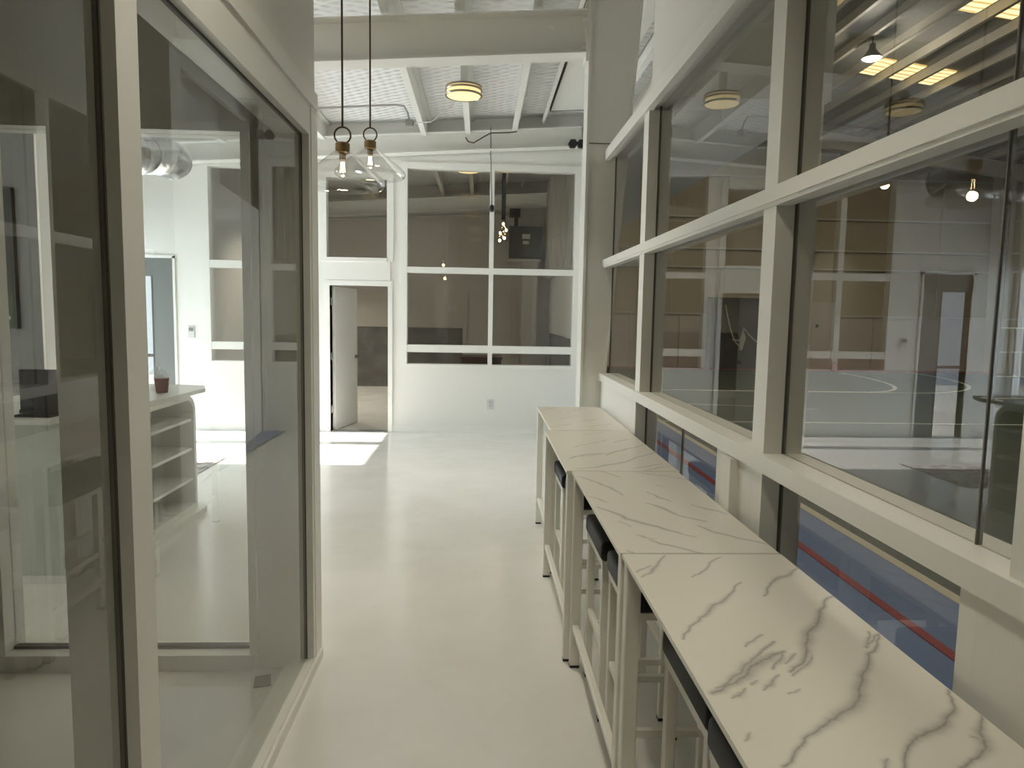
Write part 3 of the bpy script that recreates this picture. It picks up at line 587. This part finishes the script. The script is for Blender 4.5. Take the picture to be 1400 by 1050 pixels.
# ------------------------------------------------------------------ bar tables along the glazing
VEINS = [V1D, V2D, V3D, V4D]
def seg_d(p, a, b):
    vx, vy = b[0] - a[0], b[1] - a[1]; L = vx * vx + vy * vy
    t = max(0, min(1, ((p[0] - a[0]) * vx + (p[1] - a[1]) * vy) / L)) if L else 0
    return math.hypot(p[0] - a[0] - t * vx, p[1] - a[1] - t * vy), t
def top_mesh(x0, x1, y0, y1, z0, z1, veins, parent):
    st = 0.0022 if y0 < 1.5 else 0.0034; nx = int((x1 - x0) / st) + 1; ny = int((y1 - y0) / st) + 1
    W = [[0.0] * (nx + 1) for _ in range(ny + 1)]
    rnd = random.Random(int(y0 * 100))
    for w, pts in veins:
        # ragged fractal polyline
        P = pts
        for it in range(3):
            Q = [P[0]]
            for a, b in zip(P, P[1:]):
                l = math.hypot(b[0] - a[0], b[1] - a[1]); nrm = (-(b[1] - a[1]), b[0] - a[0]); f = rnd.uniform(-0.10, 0.10) if it < 2 else 0.0
                Q += [((a[0] + b[0]) / 2 + nrm[0] * f, (a[1] + b[1]) / 2 + nrm[1] * f), b]
            P = Q
        n = len(P) - 1
        for i, (a, b) in enumerate(zip(P, P[1:])):
            s = (i + 0.5) / n; rad = 0.0075 * w * (0.35 + 0.65 * math.sin(math.pi * min(1, s * 1.02))) * (1 + 0.25 * math.sin(9 * s + w * 40)) + 0.0018
            ix0 = max(0, int((min(a[0], b[0]) - x0 - 3 * rad) / st)); ix1 = min(nx, int((max(a[0], b[0]) - x0 + 3 * rad) / st) + 1)
            iy0 = max(0, int((min(a[1], b[1]) - y0 - 3 * rad) / st)); iy1 = min(ny, int((max(a[1], b[1]) - y0 + 3 * rad) / st) + 1)
            for iy in range(iy0, iy1 + 1):
                for ix in range(ix0, ix1 + 1):
                    dd, _ = seg_d((x0 + (x1 - x0) * ix / nx, y0 + (y1 - y0) * iy / ny), a, b)
                    v = max(0.62 * math.exp(-(dd / rad) ** 2), 0.9 * math.exp(-(dd / (0.30 * rad + 0.0014)) ** 2)) * min(1.0, 0.62 + 0.30 * w)
                    if v > W[iy][ix]: W[iy][ix] = v
    ox, oy, oz = world_loc(parent)
    verts = [(x0 + (x1 - x0) * ix / nx - ox, y0 + (y1 - y0) * iy / ny - oy, z1 - oz) for iy in range(ny + 1) for ix in range(nx + 1)]
    faces = [(iy * (nx + 1) + ix, iy * (nx + 1) + ix + 1, (iy + 1) * (nx + 1) + ix + 1, (iy + 1) * (nx + 1) + ix) for iy in range(ny) for ix in range(nx)]
    nv = len(verts)
    loop = [ix for ix in range(nx + 1)] + [iy * (nx + 1) + nx for iy in range(1, ny + 1)] + [ny * (nx + 1) + ix for ix in range(nx - 1, -1, -1)] + [iy * (nx + 1) for iy in range(ny - 1, 0, -1)]
    for k in loop: verts.append((verts[k][0], verts[k][1], z0 - oz))
    L = len(loop)
    for k in range(L): faces.append((loop[(k + 1) % L], loop[k], nv + k, nv + (k + 1) % L))
    faces.append(tuple(nv + k for k in range(L))[::-1])
    me = bpy.data.meshes.new('table_top'); me.from_pydata(verts, [], faces); me.update()
    at = me.attributes.new('vein', 'FLOAT', 'POINT')
    vals = [v for row in W for v in row] + [0.0] * L
    at.data.foreach_set('value', vals); me.materials.append(MARBLE)
    o = bpy.data.objects.new('table_top', me); COL.objects.link(o); o.parent = parent
    return o
tabs = [(0.450, 0.945, 4.372, 5.505, 'marble topped bar table farthest away, beside the steel column'), (0.408, 0.938, 3.220, 4.366, 'marble topped bar table second from the steel column'),
        (0.434, 0.930, 2.084, 3.214, 'marble topped bar table third from the steel column'), (0.440, 0.932, 0.945, 2.078, 'marble topped bar table closest, with bold dark veins')]
for (x0, x1, y0, y1, lab), ve in zip(tabs, VEINS):
    t = thing('bar_table', ((x0 + x1) / 2, (y0 + y1) / 2, 0), lab, 'table', 'white bar tables along the glazing')
    top_mesh(x0 + 0.002, x1 - 0.002, y0 + 0.002, y1 - 0.002, 0.916, 0.93, ve, t)
    MB().box(x0, x1, y0, y0 + 0.002, 0.916, 0.9295).box(x0, x1, y1 - 0.002, y1, 0.916, 0.9295).box(x0, x0 + 0.002, y0 + .002, y1 - .002, 0.916, 0.9295).box(x1 - 0.002, x1, y0 + .002, y1 - .002, 0.916, 0.9295).build('edge_band', FRAMEW, t)
    L = 0.045; i_ = 0.006
    fr = MB()
    for xa in (x0 + 0.06, x1 - 0.09): fr.box(xa, xa + 0.03, y0 + i_ + 0.03, y1 - i_ - 0.03, 0.890, 0.9155)
    for ya in (y0 + i_, y1 - i_ - 0.03): fr.box(x0 + i_ + L, x1 - i_ - L, ya, ya + 0.03, 0.890, 0.9155)
    fr.build('top_frame', FRAMEW, t)
    for xa in (x0 + i_, x1 - i_ - L):
        for ya in (y0 + i_, y1 - i_ - L):
            lg = MB().rbox(xa, xa + L, ya, ya + L, 0.012, 0.9155, 0.003, 1).build('leg', FRAMEW, t)
            MB().box(xa + .001, xa + L - .001, ya + .001, ya + L - .001, 0.0, 0.012).build('foot_cap', BLACKP, lg)
    for xa in (x0 + i_ + 0.008, x1 - i_ - 0.036):
        MB().rbox(xa, xa + 0.028, y0 + i_ + L, y1 - i_ - L, 0.185, 0.213, 0.003, 1).build('stretcher', FRAMEW, t)

# ------------------------------------------------------------------ stools tucked under the tables
def stool(xc, yc, lab):
    w, l, zt_ = 0.15, 0.21, 0.755
    t = thing('counter_stool', (xc, yc, 0), lab, 'stool', 'black seated stools under the bar tables')
    MB().rbox(xc - w, xc + w, yc - l, yc + l, 0.675, zt_, 0.018, 3).build('seat', BLACKV, t, True)
    fr = MB()
    for s in (-1, 1): fr.box(xc + s * (w - 0.02) - 0.012, xc + s * (w - 0.02) + 0.012, yc - l + .01, yc + l - .01, 0.650, 0.6745)
    for s in (-1, 1): fr.box(xc - w + .033, xc + w - .033, yc + s * (l - 0.022) - 0.012, yc + s * (l - 0.022) + 0.012, 0.650, 0.6745)
    fr.build('seat_frame', FRAMEW, t)
    for sx in (-1, 1):
        for sy in (-1, 1):
            lx, ly = xc + sx * (w - 0.025), yc + sy * (l - 0.03)
            lg = MB().rbox(lx - 0.016, lx + 0.016, ly - 0.016, ly + 0.016, 0.01, 0.650, 0.003, 1).build('leg', FRAMEW, t)
            MB().box(lx - .0165, lx + .0165, ly - .0165, ly + .0165, 0, 0.012).build('foot_cap', BLACKP, lg)
    for s in (-1, 1):
        MB().box(xc - w + 0.041, xc + w - 0.041, yc + s * (l - 0.03) - 0.011, yc + s * (l - 0.03) + 0.011, 0.235, 0.26).build('stretcher', FRAMEW, t)
        MB().box(xc + s * (w - 0.025) - 0.011, xc + s * (w - 0.025) + 0.011, yc - l + 0.046, yc + l - 0.046, 0.30, 0.325).build('stretcher', FRAMEW, t)
    return t
ORD = ['first', 'second', 'third', 'fourth', 'fifth', 'sixth']
s0 = None
for i, (xc, yc) in enumerate(((0.618, 4.10), (0.632, 3.66), (0.640, 2.92), (0.648, 2.43), (0.690, 1.755), (0.675, 1.30))):
    lab = 'black cushioned stool on white frame, %s from the steel column under the marble tables' % ORD[i]
    if s0 is None: s0 = stool(xc, yc, lab)
    else: dup(s0, (xc, yc, 0), lab)

# ------------------------------------------------------------------ lamps
def pendant(x, y, z0, lab, first=None):
    # z0: ring centre
    if first:
        return dup(first, (x, y, z0), lab)
    p = thing('pendant_lamp', (x, y, z0), lab, 'lamp', 'clear glass pendants on bronze rods')
    zc = z0
    MB().torus((x, y, zc), 0.045, 0.005, 'Y').build('ring', BRONZE, p, True)
    MB().lathe([(0, zc - .036), (0.028, zc - .038), (0.040, zc - .046), (0.040, zc - .095), (0.030, zc - .098), (0, zc - .098)], x, y, 20).build('cap', BRASS, p, True)
    MB().lathe([(0, zc - .098), (0.019, zc - .098), (0.019, zc - .135), (0, zc - .136)], x, y, 14).build('socket', BRASS, p, True)
    b = MB().lathe([(0.012, zc - .136), (0.018, zc - .15), (0.029, zc - .185), (0.027, zc - .205), (0.014, zc - .222), (0, zc - .226)], x, y, 16).build('bulb', GLASSP, p, True)
    f = MB()
    for k in range(4):
        a = k * math.pi / 2; f.tube([(x + .008 * math.cos(a), y + .008 * math.sin(a), zc - .145), (x + .012 * math.cos(a), y + .012 * math.sin(a), zc - .200)], 0.0016, 5)
    f.build('filament', FILA, b)
    out = [(0.041, zc - .085), (0.060, zc - .100), (0.105, zc - .135), (0.165, zc - .180), (0.215, zc - .222), (0.236, zc - .248), (0.240, zc - .262), (0.234, zc - .276), (0.222, zc - .284)]
    inn = [(r - 0.003, z_) for r, z_ in out[::-1]]
    MB().lathe(out + inn, x, y, 40, True).build('shade', GLASSP, p, True)
    return p
def rod(p, x, y, z0):
    ox, oy, oz = x, y, z0; zt_ = roof_z(-0.74) - 0.219
    MB().tube([(x, y, z0 + 0.048), (x, y, zt_ - 0.03)], 0.006, 8).build('rod', BRONZE, p)
    MB().lathe([(0, zt_ - .035), (0.055, zt_ - .032), (0.06, zt_), (0, zt_)], x, y, 18).build('canopy', BRONZE, p, True)
    d = bpy.data.lights.new('pendant_light', 'POINT'); d.energy = 2.5; d.color = (1, .74, .42); d.shadow_soft_size = 0.03
    o = bpy.data.objects.new('pendant_light', d); COL.objects.link(o); o.parent = p; o.location = (0, 0, -0.24)
p1 = pendant(-0.780, 4.1, 2.619, 'clear glass cone pendant hanging lower and nearer on its bronze rod')
p2 = pendant(-0.765, 5.0, 2.842, 'clear glass cone pendant hanging higher, behind the lower one', p1)
rod(p1, -0.780, 4.1, 2.619); rod(p2, -0.765, 5.0, 2.842)

def disc_lamp(x, y, z, lab, power=2.5):
    p = thing('ceiling_lamp', (x, y, z), lab, 'lamp', 'round flush ceiling lamps')
    R_ = 0.165
    MB().lathe([(0, z - .035), (0.08, z - .034), (R_ - .012, z - .026), (R_ - .006, z - .018), (R_ - .006, z + .045), (0, z + .045)], x, y, 32).build('diffuser', GLOW, p, True)
    for dz in (-.02, .028): MB().torus((x, y, z + dz), R_, 0.010, 'Z', 36, 6).build('band', NICKEL, p, True)
    MB().lathe([(0, z + .045), (R_ + .004, z + .045), (R_ + .004, z + .062), (0, z + .064)], x, y, 32).build('back_plate', NICKEL, p, True)
    zp = roof_z(x) - 0.2 if any(abs(x - q) < 0.1 for q in (-0.17, -2.05, -4.6)) else roof_z(x)
    MB().box(x - .03, x + .03, y - .03, y + .03, z + .062, zp - 0.018 if zp < roof_z(x) else zp).build('mount_stem', STEELW, p)
    if power:
        d = bpy.data.lights.new('disc_lamp_light', 'AREA'); d.shape = 'DISK'; d.size = 0.27; d.energy = power; d.color = (1, .93, .76); d.spread = R(105)
        o = bpy.data.objects.new('disc_lamp_light', d); COL.objects.link(o); o.parent = p; o.location = (0, 0, -0.04)
    return p
disc_lamp(-0.184, 6.85, 3.68, 'round ceiling lamp with two metal bands, between the roof beam and end wall', 7)
disc_lamp(-0.184, 4.2, 3.72, 'round ceiling lamp in front of the roof beam, over the pendants', 8)
disc_lamp(-0.184, 1.6, 3.72, 'round ceiling lamp over the corridor beside the glass room', 9.5)
disc_lamp(-0.184, -1.0, 3.72, 'round ceiling lamp behind the viewpoint', 9.5)
disc_lamp(-0.21, 10.6, 3.72, 'round ceiling lamp in the back room above the door window grid', 4)
disc_lamp(-3.0, 12.2, 3.72, 'added unseen ceiling lamp that brightens the back room', 45)  # lamp added out of view to brighten the back room
disc_lamp(-1.95, 6.85, 3.66, 'round ceiling lamp over the lobby floor')
disc_lamp(-4.5, 8.6, 3.55, 'round ceiling lamp over the far corner of the lobby')
# bubble glass pendant of the back room
p = thing('bubble_pendant', (0.36, 12.0, 3.0), 'cluster of clear glass bubbles with lit bulbs behind the end wall window', 'lamp')
MB().box(0.325, 0.395, 11.965, 12.035, 3.20, roof_z(.36)).build('stem', BLACKP, p)
for k, (dx, dz) in enumerate(((0.0, 3.13), (0.05, 3.03), (-0.05, 2.98), (0.02, 2.90), (-0.06, 2.86))):
    q = MB().lathe([(0.075 * math.sin(math.pi * j / 10) + 1e-6, dz - 0.075 * math.cos(math.pi * j / 10)) for j in range(11)], 0.36 + dx, 12.0, 16).build('bubble', GLASSP, p, True)
    MB().lathe([(0.018 * math.sin(math.pi * j / 6), dz - 0.025 * math.cos(math.pi * j / 6)) for j in range(7)], 0.36 + dx, 12.0, 8).build('bulb', FILA, q)

# ------------------------------------------------------------------ small fittings
b = thing('spot_fixture', (1.245, 9.55, 3.89), 'black twin head spotlight fixture on the end wall beam', 'spotlight')
for s in (-1, 1): MB().tube([(1.222 + s * 0.056, 9.40, 3.855), (1.222 + s * 0.056, 9.49, 3.86)], [0.062, 0.058], 6).build('head', BLACKP, b)
MB().box(1.19, 1.30, 9.485, 9.594, 3.86, 3.90).build('bracket', BLACKP, b)
c = thing('hanging_sensor', (0.13, 9.58, 3.03), 'small black sensor hanging on a cable down the end wall mullion', 'sensor')
MB().tube([(0.10, 9.49, 4.05), (0.104, 9.49, 3.90), (0.105, 9.62, 3.76), (0.125, 9.655, 3.3), (0.132, 9.66, 3.08)], 0.006, 6).build('cable', GASKET, c)
MB().lathe([(0, 2.995), (0.022, 3.0), (0.03, 3.03), (0.028, 3.07), (0.012, 3.09), (0, 3.092)], 0.133, 9.66, 12).build('sensor_body', BLACKP, c, True)
c = MB().tube([(-0.22, 9.44, 3.90), (-0.19, 9.40, 3.84), (-0.12, 9.42, 3.83), (0.02, 9.44, 3.92), (0.10, 9.46, 3.97), (0.35, 9.47, 3.985), (0.44, 9.47, 4.0)], 0.009, 6).build('loose_cable', GASKET); tag(c, 'loose dark cable draped along the far roof beam', 'cable')
c = thing('conduit_run', (-0.8, 8.0, 3.95), 'thin grey conduit running across the ceiling to the lamp', 'conduit')
MB().tube([(-3.2, 8.0, 3.72), (-2.05, 8.0, 3.80), (-0.95, 8.0, 3.88), (-0.86, 8.0, 3.87), (-0.82, 8.0, 3.80), (-0.80, 8.0, 3.72)], 0.011, 7).build('tube', CONDUIT, c)
MB().box(-0.84, -0.76, 7.96, 8.04, 3.66, 3.72).build('junction_box', CONDUIT, c)
MB().tube([(-0.78, 8.0, 3.69), (-0.55, 7.8, 3.66), (-0.30, 7.2, 3.67), (-0.20, 6.95, 3.74)], 0.005, 6).build('lamp_cable', CONDUIT, c)
o = thing('wall_outlet', (0.15, YB, 0.40), 'white double outlet low on the end wall', 'outlet')
MB().rbox(0.105, 0.20, YB - 0.008, YB - .0005, 0.33, 0.47, 0.003, 1).build('cover_plate', mat('outlet plate', (0.62, 0.62, 0.62), .4), o)
for z in (0.365, 0.415): MB().box(0.135, 0.170, YB - 0.011, YB - 0.008, z, z + .03).build('socket', mat('outlet socket', (0.5, 0.5, 0.5), .4), o)
o = thing('thermostat', (-3.87, YB, 1.33), 'small white thermostat on the end wall left of the window', 'thermostat')
MB().rbox(-3.915, -3.825, YB - 0.012, YB - .0005, 1.25, 1.41, 0.004, 1).build('body', LABELW, o); MB().box(-3.90, -3.84, YB - .014, YB - .012, 1.34, 1.39).build('display', GREYP, o)
o = thing('wall_cabinet', (0.86, 14.0, 2.68), 'grey metal equipment box mounted high in the back room corner', 'equipment box')
MB().box(0.53, 1.17, 13.8, 13.998, 2.72, 3.32).build('body', GREYBOX, o); MB().box(0.55, 1.15, 13.785, 13.8, 2.74, 3.30).build('cover', GREYBOX, o)
MB().box(0.78, 0.93, 13.782, 13.785, 3.08, 3.17).build('label_plate', LABELW, o); MB().box(0.79, 0.91, 13.782, 13.785, 2.98, 3.04).build('label_plate', LABELW, o)
MB().box(0.49, 1.16, 13.78, 14.0, 2.66, 2.70).build('shelf_bracket', BEIGE, o)
MB().box(0.63, 0.70, 13.9, 13.998, 3.32, 3.66).build('riser', BLACKP, o); MB().box(0.53, 0.74, 13.86, 13.998, 3.50, 3.66).build('junction', BLACKP, o)
c = MB().tube([(-3.5, 13.97, 3.35), (-0.2, 13.97, 3.55), (0.3, 13.97, 3.58), (0.42, 13.97, 3.56), (0.56, 13.94, 3.56)], 0.025, 7).build('pipe_run', CONDUIT); tag(c, 'grey pipe running below the beam in the back room', 'pipe')
o = thing('wall_switch', (-0.7, 14.39, 1.7), 'pair of beige switch plates on the back room wall', 'switch')
for x in (-0.66, -0.56): MB().box(x, x + .07, 14.385, 14.399, 1.68, 1.80).build('switch_plate', LABELW, o)
o = thing('low_cabinet', (0.03, 12.3, 0), 'dark brown wooden cabinet behind the lower end wall window', 'cabinet')
MB().box(-0.33, 0.38, 11.9, 12.6, 0.88, 0.915).build('top', DARKWOOD, o); MB().box(-0.31, 0.36, 11.92, 12.58, 0.06, 0.88).build('body', DARKWOOD, o)
for z in (0.12, 0.38, 0.63):
    dr = MB().box(-0.29, 0.34, 11.905, 11.92, z, z + 0.22).build('drawer', DARKWOOD, o); MB().tube([(-0.03, 11.89, z + .11), (0.08, 11.89, z + .11)], 0.008, 6).build('handle', NICKEL, dr)
MB().box(-0.29, 0.34, 11.95, 12.55, 0, 0.06).build('plinth', DARKWOOD, o)

# ------------------------------------------------------------------ lobby things
DESK = mat('white desk lacquer', (0.76, 0.76, 0.72), 0.3)
k = thing('reception_desk', (-2.7, 5.1, 0), 'white reception desk with open shelves in its rounded end', 'desk')
def rounded(x0, x1, y0, y1, r):
    pts = [(x0, y0), (x1, y0)]
    for j in range(9): t = math.pi / 2 * j / 8; pts.append((x1 - r + r * math.cos(t), y1 - r + r * math.sin(t)))
    pts.append((x0, y1)); return pts
MB().prism([(-3.35, 4.14), (-2.46, 4.14), (-2.27, 5.2), (-2.25, 5.9), (-2.34, 6.12), (-2.60, 6.18), (-3.35, 6.18)], 0.965, 0.995).build('counter_top', DESK, k)
MB().box(-3.3, -2.40, 4.20, 4.24, 0.05, 0.965).build('front_panel', mat('pale green desk panel', (0.50, 0.54, 0.48), 0.25), k)
MB().box(-3.3, -2.62, 4.24, 5.72, 0.05, 0.965).build('back_panel', DESK, k)
# rounded end frame of the shelves, opening towards the corridor
mb = MB(); out = [(4.24, 0.05), (5.74, 0.05)]; inn = [(4.28, 0.09), (5.70, 0.09)]
for j in range(9):
    t = math.pi / 2 * j / 8; out.append((5.74 - 0.14 + 0.14 * math.cos(t), 0.825 + 0.14 * math.sin(t))); inn.append((5.70 - 0.12 + 0.12 * math.cos(t), 0.81 + 0.12 * math.sin(t)))
out += [(4.24, 0.965)]; inn += [(4.28, 0.93)]
N_ = len(out); vs = []
for x in (-2.62, -2.27):
    vs.append([mb.bm.verts.new((x, a, z)) for a, z in out]); vs.append([mb.bm.verts.new((x, a, z)) for a, z in inn])
for j in range(N_):
    q = (j + 1) % N_
    for f in ((vs[0][j], vs[0][q], vs[1][q], vs[1][j]), (vs[2][j], vs[2][q], vs[3][q], vs[3][j]), (vs[0][j], vs[0][q], vs[2][q], vs[2][j]), (vs[1][j], vs[1][q], vs[3][q], vs[3][j])): mb.bm.faces.new(f)
mb.build('shelf_case', DESK, k)
for z in (0.285, 0.53, 0.765): MB().box(-2.62, -2.29, 4.28, 5.70, z - .011, z + .011).build('shelf', DESK, k)
MB().prism(rounded(-3.3, -2.20, 4.2, 5.95, 0.25), 0.0, 0.05).build('plinth', DESK, k)
MB().box(-2.62, -2.60, 4.28, 5.70, 0.05, 0.93).build('shelf_back', DESK, k)
c = thing('lidded_jar', (-2.50, 5.62, 0.995), 'clear domed jar beside a tumbler of red liquid on the desk', 'jar')
X_, Y_ = -2.515, 5.65
MB().lathe([(0, .997), (0.055, .998), (0.060, 1.06), (0.070, 1.10), (0.072, 1.105), (0.058, 1.15), (0.025, 1.175), (0.012, 1.185), (0.022, 1.20), (0.010, 1.215), (0, 1.217)], X_, Y_, 20).build('dome', GLASSP, c, True)
cup = thing('red_drink_cup', (-2.43, 5.52, .995), 'tumbler of dark red drink in front of the domed jar', 'cup')
MB().lathe([(0, .996), (0.042, .997), (0.056, 1.11), (0, 1.11)], -2.44, 5.54, 20).build('liquid', mat('dark red liquid', (0.13, 0.02, 0.03), 0.2), cup, True)
MB().lathe([(0.056, 1.11), (0.060, 1.125), (0.057, 1.125), (0.054, 1.111)], -2.44, 5.54, 20).build('rim', GLASSP, cup, True)
m_ = thing('monitor', (-2.6, 4.33, 0.996), 'black computer monitor on the reception desk', 'monitor')
MB().box(-2.72, -2.47, 4.30, 4.33, 1.01, 1.27).build('screen', mat('black screen', (0.010, 0.010, 0.012), 0.35), m_); MB().box(-2.63, -2.57, 4.33, 4.37, 0.999, 1.15).build('stand', BLACKP, m_)
MB().box(-2.71, -2.50, 4.22, 4.44, 0.996, 1.009).build('base', BLACKP, m_); MB().box(-2.725, -2.465, 4.295, 4.30, 1.01, 1.03).build('bezel', BLACKP, m_)
tv = thing('wall_screen', (-4.5, 6.49, 1.43), 'tall dark display screen on the grey partition', 'screen')
MB().box(-4.9, -4.07, 6.45, 6.498, 1.44, 2.66).build('frame', BLACKP, tv); MB().box(-4.88, -4.09, 6.446, 6.45, 1.46, 2.64).build('picture', mat('dark display', (0.016, 0.02, 0.022), 0.15), tv)
MB().box(-4.88, -4.09, 6.444, 6.446, 1.46, 1.75).build('green_strip', mat('dark green picture', (0.012, 0.035, 0.015), 0.2), tv)
MB().box(-4.16, -4.12, 6.442, 6.444, 1.52, 1.55).build('caption', LABELW, tv)
rg = thing('floor_rug', (-3.6, 7.4, 0), 'patterned reddish grey rug beside the reception desk', 'rug')
MB().box(-4.3, -2.80, 6.75, 7.86, 0.0, 0.008).build('pile', RUG, rg); MB().box(-4.26, -2.84, 6.79, 7.82, 0.008, 0.011).build('field', RUG, rg)
fd = thing('flexible_duct', (-3.8, 8.0, 3.2), 'silver foil flexible duct hanging under the lobby roof', 'duct')
pts = []; rr = []
for j in range(64):
    t = j / 63; u = max(0.0, (t - 0.62) / 0.38); pts.append((-5.35 + 1.52 * min(t, .62) / .62 + 0.20 * math.sin(u * math.pi / 2), 7.85 + 0.85 * (1 - math.cos(u * math.pi / 2)), 3.36 - 0.16 * math.sin(math.pi * min(1, t / .9)) )); rr.append(0.20 + (0.020 if j % 2 else -0.004) + random.uniform(-.014, .014))
MB().tube(pts, rr, 20).build('foil_sleeve', FOIL, fd, True)
MB().tube([(-3.63, 8.69, 3.36), (-3.63, 8.80, 3.37)], 0.19, 20).build('collar', CHROME, fd)
for x in (-4.6, -4.0): MB().box(x - .01, x + .01, 7.84, 7.85, 3.40, roof_z(x)).build('hanger_strap', STEELW, fd)
s = thing('paper_scrap', (-0.93, 3.05, 0), 'small folded brown scrap lying on the floor in the glass room corner', 'scrap')
TAN = mat('brown paper', (0.22, 0.18, 0.13), 0.8)
MB().hexa([(-0.97, 3.00, 0.0), (-0.90, 3.02, 0.0), (-0.92, 3.09, 0.0), (-0.98, 3.06, 0.0), (-0.97, 3.00, 0.004), (-0.90, 3.02, 0.004), (-0.92, 3.09, 0.004), (-0.98, 3.06, 0.004)]).build('lower_leaf', TAN, s)
MB().hexa([(-0.97, 3.00, 0.004), (-0.90, 3.02, 0.004), (-0.92, 3.09, 0.016), (-0.98, 3.06, 0.020), (-0.97, 3.00, 0.007), (-0.90, 3.02, 0.007), (-0.92, 3.09, 0.019), (-0.98, 3.06, 0.023)]).build('upper_leaf', TAN, s)
